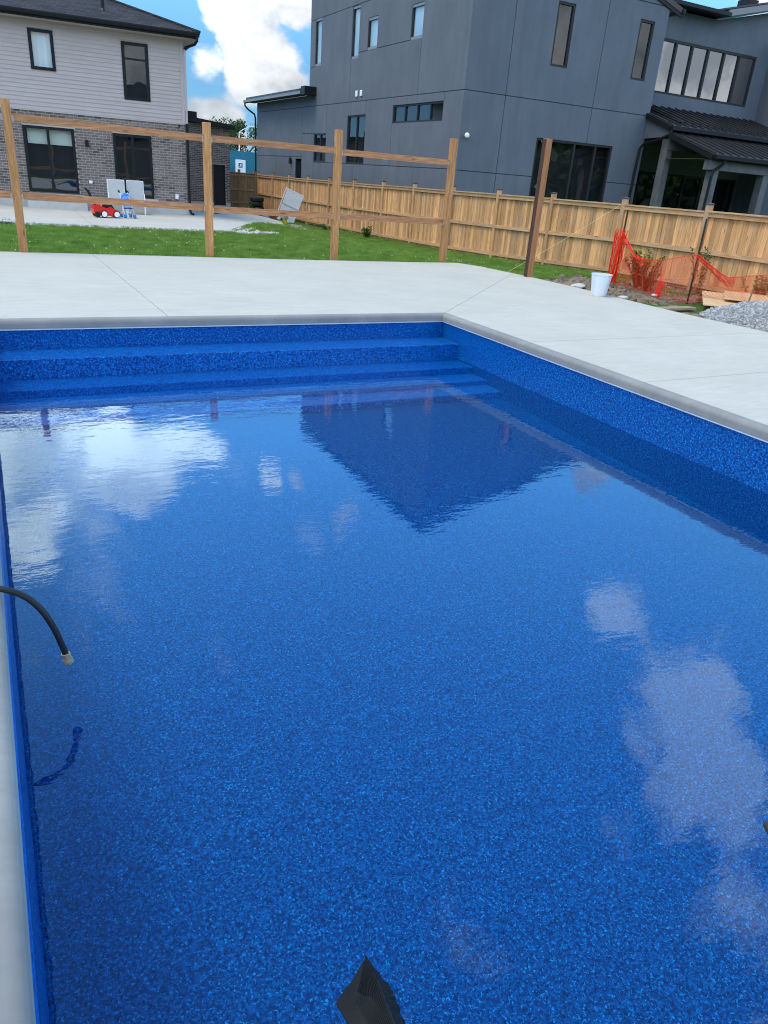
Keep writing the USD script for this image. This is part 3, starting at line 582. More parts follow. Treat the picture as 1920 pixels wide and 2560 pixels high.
# ------------------------------------------------------------------ dark brick garage wing further back
GY_ = 31.0
H2 = thing('brick_garage', 'single-storey dark brick garage wing with black door behind the siding house', 'garage', loc=(0, GY_, 0))
gd = (4.99, -0.15, 5.60, 1.75)
core = m3.Manifold.cube((5.85 - 1.2, 6.0, 3.9)).translate((1.2, 0.003, -0.4)) - m3.Manifold.cube((gd[2] - gd[0], 0.4, gd[3] - gd[1])).translate((gd[0], -0.1, gd[1]))
obj(H2, 'wall', core, MORTAR)
lay_bricks(H2, [BRICKS[2], BRICKS[0]], 2.6, 5.85, -0.02, 3.48, [gd], (0, 0, 0), (1, 0, 0), (0, -1, 0), key=lambda b: -b[0], seed=5)
d_ = obj(H2, 'door', extrude(sbox(gd[0] + 0.05, gd[1] + 0.02, gd[2] - 0.05, gd[3] - 0.05), (0, 0, 0), (1, 0, 0), (0, 0, 1), (0, -1, 0), -0.12, -0.06), BLACK)
obj(d_, 'frame', extrude(sbox(*gd).difference(sbox(gd[0] + 0.05, gd[1], gd[2] - 0.05, gd[3] - 0.05)), (0, 0, 0), (1, 0, 0), (0, 0, 1), (0, -1, 0), -0.12, 0.008), BLACKV)
fv = np.array([(2.3, -0.30, 3.90), (6.05, -0.30, 3.56), (6.05, 6.2, 3.56), (2.3, 6.2, 3.90)]); fv = np.vstack([fv, fv - [0, 0, 0.20]])
obj(H2, 'roof', (fv, np.array([(0, 1, 2, 3), (4, 7, 6, 5), (0, 4, 5, 1), (1, 5, 6, 2), (2, 6, 7, 3), (3, 7, 4, 0)])), BLACKV)
obj(H2, 'roof_hatch', chamfer_box((3.7, 0.4, 3.72), (4.35, 1.2, 4.03), 0.02), BLACK)
obj(H2, 'wall_lamp', chamfer_box((4.55, -0.12, 1.35), (4.68, -0.003, 1.6), 0.01), BLACK)

# ------------------------------------------------------------------ grey stucco house
H3 = thing('stucco_house', 'tall modern dark grey stucco house with black windows beyond the cedar fence', 'house')
X, YC, XE = 9.0, 14.44, 17.37
winL = [dict(a=26.98, b=27.70, z0=6.20, z1=8.07, kind='film'), dict(a=22.93, b=23.64, z0=6.16, z1=8.03, kind='film'), dict(a=21.23, b=22.12, z0=6.35, z1=7.46, kind='film'), dict(a=17.61, b=18.49, z0=6.34, z1=7.44, kind='film'),
        dict(a=21.91, b=23.75, z0=2.19, z1=4.07, cuts=(22.83,)), dict(a=26.08, b=27.60, z0=2.21, z1=3.42, cuts=(26.84,)), dict(a=15.70, b=19.50, z0=3.68, z1=4.30, cuts=(16.64, 17.60, 18.55))]
doorL = (29.16, -0.3, 30.03, 2.31)
winR = [dict(a=12.36, b=13.10, z0=5.64, z1=7.52), dict(a=16.08, b=16.78, z0=5.65, z1=7.52), dict(a=12.23, b=15.83, z0=0.25, z1=3.42, cuts=(14.02, 15.03))]
# cores (minus window and door recesses)
def prism(poly_xz, y0, y1):
    return trimesh.Trimesh(*extrude(Polygon(poly_xz), (0, y0, 0), (1, 0, 0), (0, 0, 1), (0, 1, 0), 0, y1 - y0), process=True)
def to_manifold(t):
    t.merge_vertices(); t.fix_normals()
    return m3.Manifold(m3.Mesh(np.asarray(t.vertices, np.float32), np.asarray(t.faces, np.uint32)))
T0, T1 = 10.42, 8.02
main = to_manifold(prism([(X + 0.03, -0.7), (XE - 0.002, -0.7), (XE - 0.002, T1), (X + 0.03, T0)], YC + 0.03, 28.28))
for w in winL: main -= m3.Manifold.cube((0.5, w['b'] - w['a'], w['z1'] - w['z0'])).translate((X - 0.1, w['a'], w['z0']))
for w in winR: main -= m3.Manifold.cube((w['b'] - w['a'], 0.5, w['z1'] - w['z0'])).translate((w['a'], YC - 0.1, w['z0']))
obj(H3, 'wall', main, STUCCOD)
wing = m3.Manifold.cube((8.0, 36.28 - 28.29, 5.75)).translate((X + 0.03, 28.29, -0.7)) - m3.Manifold.cube((0.4, doorL[2] - doorL[0], doorL[3] - doorL[1])).translate((X - 0.1, doorL[0], doorL[1]))
obj(H3, 'wing_wall', wing, STUCCOD)
# stucco panels of the long face
faceL = unary_union([sbox(YC, -0.7, 28.30, 10.36), sbox(28.30, -0.7, 36.28, 5.06)])
openL = unary_union([sbox(w['a'], w['z0'], w['b'], w['z1']) for w in winL] + [sbox(*doorL)])
j = [[(YC, 4.57), (36.4, 4.60)], [(YC, 2.17), (27.6, 2.19)], [(29.11, 2.40), (36.4, 2.40)], [(22.0, 8.05), (28.4, 8.05)], [(YC, 8.05), (22.93, 8.05)], [(17.6, 6.35), (22.9, 6.35)], [(27.7, 6.2), (28.4, 6.2)],
     [(23.66, 8.03), (23.66, 4.57)], [(17.63, 6.35), (17.63, 4.57)], [(18.05, 7.44), (18.05, 10.4)], [(29.11, 4.6), (29.11, 2.3)], [(26.08, 4.6), (26.08, 3.42)], [(21.93, 4.6), (21.93, 4.07)], [(19.50, 3.68), (19.52, 2.17)], [(15.70, 4.57), (15.70, 4.30)],
     [(17.5, 2.17), (17.5, -0.7)], [(27.60, 3.42), (29.11, 3.45)], [(27.61, 2.21), (27.61, -0.7)], [(23.3, 8.05), (23.3, 10.4)], [(22.9, 2.18), (22.9, -0.7)], [(32.9, 2.4), (32.9, -0.7)]]
jl = unary_union([LineString(l).buffer(0.011, cap_style=2) for l in j])
for g in sorted(geoms(faceL.difference(openL).difference(jl)), key=lambda g: (round(g.centroid.x, 3), round(g.centroid.y, 3))):
    obj(H3, 'stucco_panel', extrude(g, (X, 0, 0), (0, 1, 0), (0, 0, 1), (-1, 0, 0), -0.03, 0.0), STUCCO)
faceR = Polygon([(X + 0.031, -0.7), (XE, -0.7), (XE, T1 - 0.02), (X + 0.031, T0 - 0.01)])
openR = unary_union([sbox(w['a'], w['z0'], w['b'], w['z1']) for w in winR])
j = [[(X, 4.57), (XE + 1, 4.57)], [(X, 2.15), (12.25, 2.15)], [(15.8, 2.18), (XE + 1, 2.18)], [(10.68, 10.4), (10.66, -0.7)], [(14.56, 8.9), (14.52, 3.42)], [(14.56, 8.04), (XE + 1, 8.04)], [(10.68, 8.04), (14.56, 8.04)]]
jl = unary_union([LineString(l).buffer(0.011, cap_style=2) for l in j])
for g in sorted(geoms(faceR.difference(openR).difference(jl)), key=lambda g: (round(g.centroid.x, 3), round(g.centroid.y, 3))):
    obj(H3, 'stucco_panel', extrude(g, (0, YC, 0), (1, 0, 0), (0, 0, 1), (0, -1, 0), -0.03, 0.0), STUCCO)
for w in winL:
    film = w.get('kind') == 'film'
    wd = window(H3, 'window', (X, 0, 0), (0, 1, 0), (-1, 0, 0), w['a'], w['b'], w['z0'], w['z1'], cuts=w.get('cuts', ()), frame=DARKFR, pane=GLASS, fw=0.065, front=-0.035, depth=0.09,
                behind=(FILM, (w['a'] + 0.06, w['z0'] + 0.06, w['b'] - 0.06, w['z1'] - 0.06)) if film else None)
    if film: obj(wd, 'trim', extrude(sbox(w['a'] + 0.004, w['z1'] - 0.10, w['b'] - 0.004, w['z1'] - 0.004).union(sbox(w['a'] + 0.004, w['z0'] + 0.004, w['b'] - 0.004, w['z0'] + 0.10)), (X, 0, 0), (0, 1, 0), (0, 0, 1), (-1, 0, 0), -0.034, -0.02), GREYFR)
for i, w in enumerate(winR):
    window(H3, 'window', (0, YC, 0), (1, 0, 0), (0, -1, 0), w['a'], w['b'], w['z0'], w['z1'], cuts=w.get('cuts', ()), frame=DARKFR, pane=GLASS, fw=0.075, front=-0.02, depth=0.10,
           behind=(FILM, (w['a'] + 0.08, w['z0'] + 0.08, w['b'] - 0.08, w['z1'] - 0.08)) if i == 5 else None)
sd = obj(H3, 'side_door', extrude(sbox(doorL[0] + 0.06, doorL[1], doorL[2] - 0.06, doorL[3] - 0.06), (X, 0, 0), (0, 1, 0), (0, 0, 1), (-1, 0, 0), -0.20, -0.15), BLACK)
for zz in (0.2, 0.9, 1.6):
    for s in (0.16, 0.50): obj(sd, 'door_panel', extrude(sbox(doorL[0] + s, zz, doorL[0] + s + 0.24, zz + 0.5), (X, 0, 0), (0, 1, 0), (0, 0, 1), (-1, 0, 0), -0.15, -0.13), BLACKV)
wl = MB(); wl.mesh(_box((X - 0.14, 30.52, 2.05), (X - 0.03, 30.64, 2.30))); wl.mesh(_box((X - 0.05, 30.55, 2.1), (X - 0.001, 30.61, 2.2))); wl.add(*tube([(X - 0.085, 30.58, 2.30), (X - 0.085, 30.58, 2.38)], [0.07, 0.02], 8)); obj(H3, 'wall_lantern', wl, BLACK)
for yv in (22.87, 22.42): obj(H3, 'wall_vent', chamfer_box((X - 0.05, yv - 0.09, 4.75), (X - 0.001, yv + 0.09, 4.97), 0.012), WHITE)
gl = trimesh.creation.icosphere(2, 0.085); gl.apply_translation((9.22, YC - 0.11, 3.23)); obj(H3, 'globe_lamp', gl, WHITE, smooth=True)
# main roof (falls to the right) with fascia, gutter, soffit
def slab_x(x0, z0, x1, z1, y0, y1, t):  # sloping slab, z given at x0 / x1, t = thickness below
    return prism([(x0, z0), (x1, z1), (x1, z1 - t), (x0, z0 - t)], y0, y1)
obj(H3, 'roof', slab_x(X - 0.06, T0 + 0.24, XE + 0.60, T1 + 0.06, YC - 0.06, 28.45, 0.16), ROOFM)
obj(H3, 'fascia', slab_x(X - 0.05, T0 + 0.075, XE + 0.58, T1 - 0.105, YC - 0.045, YC - 0.002, 0.11), BLACKV)
bbox(H3, 'eave_soffit', (XE + 0.002, YC - 0.03, T1 - 0.10), (XE + 0.58, 28.3, T1 - 0.08), SOFFIT)
bbox(H3, 'eave_gutter', (XE + 0.56, YC - 0.10, T1 - 0.09), (XE + 0.70, 28.4, T1 + 0.05), BLACK)
# low garage roof on the left end
obj(H3, 'wing_roof', prism([(X - 0.50, 5.30), (X + 8.0, 7.2), (X + 8.0, 7.05), (X - 0.50, 5.15)], 28.31, 36.75), ROOFM)
bbox(H3, 'wing_fascia', (X - 0.52, 27.55, 5.02), (X - 0.49, 36.75, 5.17), BLACKV)
bbox(H3, 'wing_soffit', (X - 0.49, 27.55, 5.065), (X - 0.002, 36.75, 5.085), SOFFIT)
bbox(H3, 'wing_gutter', (X - 0.63, 27.9, 5.05), (X - 0.522, 36.85, 5.17), GREYFR)
obj(H3, 'wing_return', chamfer_box((X - 0.60, 27.4, 5.0), (X - 0.003, 27.9, 5.36), 0.01), BLACK)
ds = MB(); ds.tube([(X - 0.58, 36.7, 5.05), (X - 0.58, 36.7, 4.9), (X - 0.42, 36.62, 4.72), (X - 0.10, 36.45, 4.5), (X - 0.06, 36.40, 4.3), (X - 0.06, 36.36, 2.5), (X - 0.06, 36.36, -0.4)], 0.05, 8); obj(H3, 'downspout', ds, BLACK)
# recessed wall with the long six-light window
RY = 16.0
rw = Polygon([(XE, -0.7), (27.0, -0.7), (27.0, 9.65), (21.6, 8.42), (XE, 8.42)])
six = (18.55, 5.60, 24.32, 7.47)
doors = [(17.75, -0.3, 20.3, 2.75), (20.6, -0.3, 24.9, 2.75)]
rwall = rw.difference(unary_union([sbox(*six)] + [sbox(*d) for d in doors]))
for g in geoms(rwall): obj(H3, 'recessed_wall', extrude(g, (0, RY, 0), (1, 0, 0), (0, 0, 1), (0, -1, 0), -0.4, 0.0), STUCCO)
obj(H3, 'window', extrude(sbox(six[0], six[1], six[2], six[3]).difference(unary_union([sbox(a + 0.05, six[1] + 0.08, b - 0.05, six[3] - 0.09) for a, b in zip((18.55, 19.65, 20.55, 21.48, 22.42, 23.33), (19.65, 20.55, 21.48, 22.42, 23.33, 24.32))])), (0, RY, 0), (1, 0, 0), (0, 0, 1), (0, -1, 0), -0.12, -0.01), DARKFR)
W6 = f"{H3}/window_{_used[(H3, 'window')]:03d}"
for a, b in zip((18.55, 19.65, 20.55, 21.48, 22.42, 23.33), (19.65, 20.55, 21.48, 22.42, 23.33, 24.32)):
    obj(W6, 'pane', extrude(sbox(a + 0.048, six[1] + 0.078, b - 0.048, six[3] - 0.088), (0, RY, 0), (1, 0, 0), (0, 0, 1), (0, -1, 0), -0.08, -0.072), MIRROR)
obj(W6, 'room', extrude(sbox(*six), (0, RY, 0), (1, 0, 0), (0, 0, 1), (0, -1, 0), -0.39, -0.38), ROOM)
for d in doors:
    k_ = 2 if d[2] - d[0] < 3 else 4
    window(H3, 'sliding_door', (0, RY, 0), (1, 0, 0), (0, -1, 0), d[0], d[2], d[1], d[3], cuts=tuple(np.linspace(d[0], d[2], k_ + 1)[1:-1]), frame=BLACK, pane=GLASS, fw=0.09, front=-0.03, depth=0.1, room=0.38)
bbox(H3, 'back_wall', (XE + 0.002, RY + 0.402, -0.7), (27.0, 27.0, 8.3), STUCCOD)
obj(H3, 'rear_eave', prism([(XE + 0.75, 8.62), (21.62, 8.62), (21.62, 8.48), (XE + 0.75, 8.48)], 15.5, 17.5), BLACKV)
obj(H3, 'rear_gutter', chamfer_box((XE + 0.9, 15.38, 8.46), (21.6, 15.498, 8.60), 0.012), BLACK)
obj(H3, 'rear_rake', prism([(21.63, 8.50), (27.3, 9.80), (27.3, 10.02), (21.63, 8.72)], 15.55, 22.0), GREYFR)
obj(H3, 'rear_roof', prism([(21.3, 8.73), (27.3, 10.10), (27.3, 10.04), (21.3, 8.67)], 15.6, 22.0), ROOFM)
obj(H3, 'roof_vent', chamfer_box((24.0, 16.8, 9.25), (24.6, 17.4, 9.62), 0.02), BLACK)
bbox(H3, 'side_volume', (25.12, 14.55, -0.7), (31.0, RY - 0.003, 8.3), STUCCO)
# porch: two black standing-seam roofs, beams, columns
def sloped_roof(y0, z0, y1, z1, x0, x1, t, seam, n0):
    v = np.array([(x0, y0, z0), (x1, y0, z0), (x1, y1, z1), (x0, y1, z1)], float); v = np.vstack([v, v - [0, 0, t]])
    r = obj(H3, n0, (v, np.array([(0, 1, 2, 3), (4, 7, 6, 5), (0, 4, 5, 1), (1, 5, 6, 2), (2, 6, 7, 3), (3, 7, 4, 0)])), ROOFM)
    x = x0 + 0.12
    while x < x1 - 0.05:
        a = np.array([(x - 0.016, y0, z0), (x + 0.016, y0, z0), (x + 0.016, y1 - 0.01, z1), (x - 0.016, y1 - 0.01, z1)], float); a[:, 2] += 0.002; a = np.vstack([a, a + [0, 0, 0.045]])
        obj(r, 'seam', (a, np.array([(0, 3, 2, 1), (4, 5, 6, 7), (0, 1, 5, 4), (1, 2, 6, 5), (2, 3, 7, 6), (3, 0, 4, 7)])), ROOFM)
        x += seam
    return r
PX2 = 25.10
r1 = sloped_roof(RY - 0.004, 5.14, 13.12, 4.225, 17.22, PX2, 0.03, 0.415, 'porch_upper_roof')
r2 = sloped_roof(13.10, 4.00, 10.90, 3.30, 17.22, PX2, 0.03, 0.415, 'porch_lower_roof')
x = 17.55
while x < PX2 - 0.2:
    obj(r1, 'snow_guard', chamfer_box((x - 0.05, 13.50, 4.37), (x + 0.05, 13.56, 4.45), 0.006), BLACK); x += 0.415
def barge(y0, z0, y1, z1, x0, x1, h):
    v = np.array([(x0, y0, z0), (x1, y0, z0), (x1, y1, z1), (x0, y1, z1)], float); v = np.vstack([v, v - [0, 0, h]])
    return v, np.array([(0, 1, 2, 3), (4, 7, 6, 5), (0, 4, 5, 1), (1, 5, 6, 2), (2, 6, 7, 3), (3, 7, 4, 0)])
obj(H3, 'bargeboard', barge(YC - 0.035, 4.66, 13.12, 4.24, 17.17, 17.218, 0.19), BLACKV)
obj(H3, 'bargeboard', barge(13.10, 4.01, 10.90, 3.31, 17.17, 17.218, 0.19), BLACKV)
obj(H3, 'porch_gable', extrude(Polygon([(YC - 0.034, 3.80), (13.16, 3.86), (13.16, 4.05), (YC - 0.034, 4.46)]), (17.26, 0, 0), (0, 1, 0), (0, 0, 1), (-1, 0, 0), -0.2, 0.0), STUCCO)
obj(H3, 'porch_gutter', chamfer_box((17.2, 12.96, 4.06), (PX2, 13.10, 4.22), 0.015), BLACK)
obj(H3, 'porch_gutter', chamfer_box((17.25, 10.74, 3.14), (PX2, 10.895, 3.29), 0.015), BLACK)
obj(H3, 'porch_beam', chamfer_box((17.30, 11.0, 2.80), (PX2, 11.3, 3.12), 0.01), COLUMN)
obj(H3, 'porch_beam', chamfer_box((17.33, 13.13, 3.42), (PX2, 13.45, 3.80), 0.01), STUCCO)
bbox(H3, 'porch_ceiling', (17.3, 11.31, 3.13), (PX2, 13.12, 3.15), SOFFIT)
bbox(H3, 'porch_ceiling', (17.4, 13.46, 3.75), (PX2, RY - 0.005, 3.77), SOFFIT)
for cx, cy in ((17.30, 13.15), (17.50, 10.99), (20.22, 10.99)):
    obj(H3, 'porch_column', chamfer_box((cx, cy, -0.6), (cx + 0.31, cy + 0.31, 2.795 if cy < 12 else 3.79), 0.012), COLUMN)
ds = MB(); ds.tube([(17.25, 13.03, 4.06), (17.2, 13.05, 3.92), (17.15, 13.5, 3.75), (17.12, 14.2, 3.60), (17.1, 14.32, 3.45), (17.08, 14.35, 2.5), (17.06, 14.36, -0.4)], 0.05, 8); obj(H3, 'downspout', ds, BLACK)
ds = MB(); ds.tube([(17.75, 10.82, 3.15), (17.75, 10.82, 3.02), (17.62, 10.88, 2.88), (17.46, 10.93, 2.78), (17.42, 10.94, 2.6), (17.40, 10.94, 1.2), (17.40, 10.94, -0.4)], 0.05, 8); obj(H3, 'downspout', ds, BLACK)
ds = MB(); ds.tube([(17.9, 15.3, 5.0), (17.9, 14.6, 4.76), (17.95, 13.8, 4.52), (18.1, 13.45, 4.42), (18.12, 13.4, 4.2)], 0.045, 8); obj(H3, 'downspout', ds, BLACK)
obj(H3, 'porch_slab', chamfer_box((17.0, 10.8, -0.6), (25.1, RY - 0.01, -0.25), 0.02), FOUND)

# ------------------------------------------------------------------ unfinished timber fence frame behind the deck
FF = thing('unfinished_fence', 'unfinished timber fence frame of four square posts joined by two rails at lawn edge', 'fence')
PY_ = 6.62
posts = [(-5.145, 2.50), (-1.66, 2.455), (1.13, 2.57), (3.97, 2.64)]
pw = 0.07
for i, (x, h) in enumerate(posts):
    m = chamfer_box((x - pw, PY_ - pw, -0.30), (x + pw, PY_ + pw, h), 0.006)
    obj(FF, 'post', m, POSTW)
rz = [[(2.29, 1.03), (2.235, 0.985)], [(2.24, 0.96), (2.235, 0.95)], [(2.215, 0.945), (2.205, 0.94)]]
def rail(x0, za, x1, zb, h=0.12, th=0.045):
    v = np.array([(x0, PY_ - th / 2, za), (x1, PY_ - th / 2, zb), (x1, PY_ + th / 2, zb), (x0, PY_ + th / 2, za)], float); v = np.vstack([v, v - [0, 0, h]])
    return v, np.array([(0, 1, 2, 3), (4, 7, 6, 5), (0, 4, 5, 1), (1, 5, 6, 2), (2, 6, 7, 3), (3, 7, 4, 0)])
segs = [(-8.6, -5.145, (2.32, 1.05), (2.295, 1.035))] + [(posts[i][0], posts[i + 1][0], (rz[i][0]), (rz[i][1])) for i in range(3)]
for x0, x1, za, zb in segs:
    for k in range(2):
        obj(FF, 'rail', rail(x0 + pw + 0.004, za[k], x1 - pw - 0.004, zb[k]), RAILW)
        for xe, ze, s in ((x0 + pw, za[k], 1), (x1 - pw, zb[k], -1)):
            b = MB(); b.mesh(_box((xe + 0.0005 * s, PY_ - 0.034, ze - 0.135), (xe + 0.0030 * s, PY_ + 0.034, ze - 0.01))); b.mesh(_box((xe + 0.003 * s, PY_ - 0.0285, ze - 0.13), (xe + 0.032 * s, PY_ - 0.0255, ze - 0.03)))
            obj(FF, 'rail_hanger', b, GALV)
m = chamfer_box((-8.7, PY_ - pw, -0.3), (-8.56, PY_ + pw, 2.5), 0.006); obj(FF, 'post', m, POSTW)
LP = thing('fence_post', 'lone tall square post with dark brown stain standing at the deck corner', 'post', loc=(4.60, 4.06, 0), rz=-4)
obj(LP, 'post', chamfer_box((-pw, -pw, -0.3), (pw, pw, 2.67), 0.006), POST5)
obj(LP, 'stained_face', chamfer_box((-pw - 0.0035, -pw + 0.004, -0.28), (-pw - 0.0005, pw - 0.004, 2.66), 0.001), wood('dark_stain', (0.055, 0.026, 0.018), (0.11, 0.055, 0.035), 'z', rand=0.02, knots=False))

# ------------------------------------------------------------------ cedar fence along the right
CF = thing('cedar_fence', 'long tall cedar board fence with capped posts running beside the grey stucco house', 'fence')
FX = 8.0
py = [33.06, 30.58, 28.13, 25.64, 23.09, 20.52, 17.89, 15.46, 12.88, 10.31, 7.79, 5.11, 2.62, 0.12, -2.4]
def ftop(y): return np.interp(y, [-3, 2.6, 5.1, 10.3, 15.5, 20.5, 26, 33], [1.58, 1.60, 1.585, 1.55, 1.52, 1.48, 1.45, 1.44]) - 0.02
rngf = random.Random(21)
for y in py:
    t = float(ftop(y)) + 0.13; zb = float(fence_base(y)) - 0.1
    obj(CF, 'post', chamfer_box((FX - 0.06, y - 0.0575, zb), (FX + 0.055, y + 0.0575, t), 0.005), CEDARP)
    c = MB(); a = 0.066
    c.add(np.array([(FX - 0.0025 - a, y - a, t - 0.018), (FX - 0.0025 + a, y - a, t - 0.018), (FX - 0.0025 + a, y + a, t - 0.018), (FX - 0.0025 - a, y + a, t - 0.018),
                    (FX - 0.0025 - a, y - a, t + 0.006), (FX - 0.0025 + a, y - a, t + 0.006), (FX - 0.0025 + a, y + a, t + 0.006), (FX - 0.0025 - a, y + a, t + 0.006), (FX - 0.0025, y, t + 0.03)]),
          [(0, 1, 5), (0, 5, 4), (1, 2, 6), (1, 6, 5), (2, 3, 7), (2, 7, 6), (3, 0, 4), (3, 4, 7), (4, 5, 8), (5, 6, 8), (6, 7, 8), (7, 4, 8), (0, 2, 1), (0, 3, 2)])
    obj(CF, 'post_cap', c, CAPM)
def yrail(y0, z0, y1, z1, x0, x1, h):
    v = np.array([(x0, y0, z0), (x1, y0, z0), (x1, y1, z1), (x0, y1, z1)], float); v = np.vstack([v, v - [0, 0, h]])
    return v, np.array([(0, 1, 2, 3), (4, 7, 6, 5), (0, 4, 5, 1), (1, 5, 6, 2), (2, 6, 7, 3), (3, 7, 4, 0)])
nb = 0
for a, b in zip(py[1:], py[:-1]):
    ya, yb = a + 0.06, b - 0.06; ta, tb = float(ftop(a)), float(ftop(b)); ba, bb = float(fence_base(a)) + 0.06, float(fence_base(b)) + 0.06
    sag = rngf.uniform(-0.012, 0.012)
    obj(CF, 'cap_rail', yrail(ya, ta + sag, yb, tb + sag * 0.3, FX - 0.075, FX + 0.06, 0.032), CEDARR)
    obj(CF, 'top_rail', yrail(ya, ta + sag - 0.034, yb, tb + sag * 0.3 - 0.034, FX - 0.052, FX - 0.012, 0.088), CEDARR)
    ma, mb_ = (ta * 0.52 + ba * 0.48), (tb * 0.52 + bb * 0.48)
    obj(CF, 'middle_rail', yrail(ya, ma, yb, mb_, FX - 0.052, FX - 0.014, 0.088), CEDARR)
    obj(CF, 'bottom_rail', yrail(ya, ba + 0.14, yb, bb + 0.14, FX - 0.052, FX - 0.014, 0.088), CEDARR)
    n_ = int(round((yb - ya) / 0.124)); wd = (yb - ya) / n_
    for i in range(n_):
        y0, y1 = ya + i * wd + 0.003, ya + (i + 1) * wd - 0.003
        dx = rngf.uniform(0, 0.016)
        z0_ = np.interp((y0 + y1) / 2, [ya, yb], [ba, bb]) - 0.02 + rngf.uniform(-0.015, 0.015); z1_ = np.interp((y0 + y1) / 2, [ya, yb], [ta, tb]) - 0.036
        obj(CF, 'board', _box((FX - 0.008 + dx, y0, z0_), (FX + 0.008 + dx, y1, z1_)), CEDAR if b < 22 or True else CEDARD)
        nb += 1
# return fence with gate between the long fence and the garage
RF = thing('return_fence', 'short dark cedar fence closing the gap between brick garage and long fence', 'fence')
ry = 33.2
for x in (5.75, 6.98, 7.86):
    obj(RF, 'post', chamfer_box((x - 0.06, ry - 0.06, -0.5), (x + 0.06, ry + 0.06, 1.57), 0.005), CEDARD)
    obj(RF, 'post_cap', chamfer_box((x - 0.068, ry - 0.068, 1.572), (x + 0.068, ry + 0.068, 1.60), 0.006), CAPM)
for a, b in ((5.81, 6.92), (7.04, 7.80)):
    n_ = int(round((b - a) / 0.135)); wd = (b - a) / n_
    for i in range(n_): obj(RF, 'board', _box((a + i * wd + 0.002, ry - 0.01 + rngf.uniform(0, 0.008), -0.3), (a + (i + 1) * wd - 0.002, ry + 0.01, 1.42)), CEDARD)
    for z in (1.36, 0.65, 0.0): obj(RF, 'rail', _box((a, ry - 0.05, z - 0.09), (b, ry - 0.012, z)), CEDARX)
    obj(RF, 'cap_rail', _box((a, ry - 0.07, 1.422), (b, ry + 0.06, 1.455)), CEDARX)

# ------------------------------------------------------------------ things by the brick house
def patio_chair(loc, rz, label):
    t = thing('patio_chair', label, 'chair', 'patio chairs leaning by the patio door', loc=loc, rz=rz)
    obj(t, 'seat', chamfer_box((-0.25, -0.26, 0.40), (0.25, 0.22, 0.425), 0.008), GREYM)
    v = np.array([(-0.25, 0.20, 0.42), (0.25, 0.20, 0.42), (0.25, 0.38, 1.02), (-0.25, 0.38, 1.02)]); nrm = np.array([0, -0.957, 0.287]) * 0.012
    v = np.vstack([v - nrm, v + nrm]); obj(t, 'backrest', (v, np.array([(0, 1, 2, 3), (4, 7, 6, 5), (0, 4, 5, 1), (1, 5, 6, 2), (2, 6, 7, 3), (3, 7, 4, 0)])[:, ::-1]), GREYM)
    for s in (-1, 1):
        m = MB(); m.tube([(s * 0.27, -0.27, 0.0), (s * 0.27, -0.25, 0.40), (s * 0.27, -0.24, 0.60), (s * 0.27, -0.20, 0.63), (s * 0.27, 0.18, 0.64), (s * 0.27, 0.25, 0.60)], 0.015, 6); obj(t, 'front_leg', m, WHITE)
        m = MB(); m.tube([(s * 0.265, 0.40, 1.04), (s * 0.265, 0.22, 0.44), (s * 0.265, 0.30, 0.0)], 0.015, 6); obj(t, 'rear_leg', m, WHITE)
    m = MB(); m.tube([(-0.265, 0.40, 1.03), (0.265, 0.40, 1.03)], 0.014, 6); obj(t, 'top_bar', m, WHITE)
patio_chair((-1.62, 18.55, 0), -6, 'grey mesh chair with white frame, left of the two behind the toy stroller')
patio_chair((-0.98, 18.72, 0), -8, 'grey mesh chair with white frame, right of the two by the patio door')
# red push car
TC = thing('toy_car', 'red toddler push car with black handle on the patio', 'toy car', loc=(-2.33, 16.45, 0.01), rz=8)
body = Polygon([(-0.36, 0.10), (-0.38, 0.24), (-0.34, 0.34), (-0.26, 0.36), (-0.20, 0.38), (-0.10, 0.30), (0.04, 0.27), (0.14, 0.31), (0.22, 0.26), (0.36, 0.22), (0.42, 0.16), (0.42, 0.07), (0.25, 0.05), (-0.20, 0.05)])
bm = MB()
for w_, sh in ((0.17, 0.0), (0.19, -0.015)): bm.add(*extrude(body.buffer(sh), (0, 0, 0), (1, 0, 0), (0, 0, 1), (0, -1, 0), -w_, w_))
b_ = obj(TC, 'body', bm, RED)
obj(b_, 'seat', chamfer_box((-0.05, -0.12, 0.275), (0.06, 0.12, 0.40), 0.03), BLACKV)
ws_ = MB(); ws_.add(*extrude(Polygon([(0.02, 0.30), (0.14, 0.40), (0.17, 0.40), (0.26, 0.26), (0.2, 0.24)]), (0, 0, 0), (1, 0, 0), (0, 0, 1), (0, -1, 0), -0.125, 0.125)); obj(b_, 'dashboard', ws_, BLACKV)
for wx, wy in ((0.30, -0.19), (-0.08, -0.20), (0.30, 0.19), (-0.24, 0.19), (-0.27, -0.17)):
    r = 0.10 if wx > -0.2 else 0.085
    tm = trimesh.creation.cylinder(r, 0.06, sections=20); tm.apply_transform(trimesh.transformations.rotation_matrix(np.pi / 2, [1, 0, 0])); tm.apply_translation((wx, wy, r))
    w_ = obj(TC, 'wheel', tm, BLACKV, smooth=40)
    hm = trimesh.creation.cylinder(r * 0.80, 0.066, sections=16); hm.apply_transform(trimesh.transformations.rotation_matrix(np.pi / 2, [1, 0, 0])); hm.apply_translation((wx, wy, r))
    hub = obj(w_, 'hub', hm, WHITE if wx > -0.2 else BLACKV, smooth=40)
hn = MB(); hn.tube([(-0.26, -0.08, 0.10), (-0.28, -0.08, 0.33), (-0.36, -0.08, 0.52), (-0.46, -0.08, 0.74), (-0.53, -0.07, 0.79), (-0.55, 0, 0.79), (-0.53, 0.07, 0.79), (-0.46, 0.08, 0.74), (-0.36, 0.08, 0.52), (-0.28, 0.08, 0.33)], 0.022, 8)
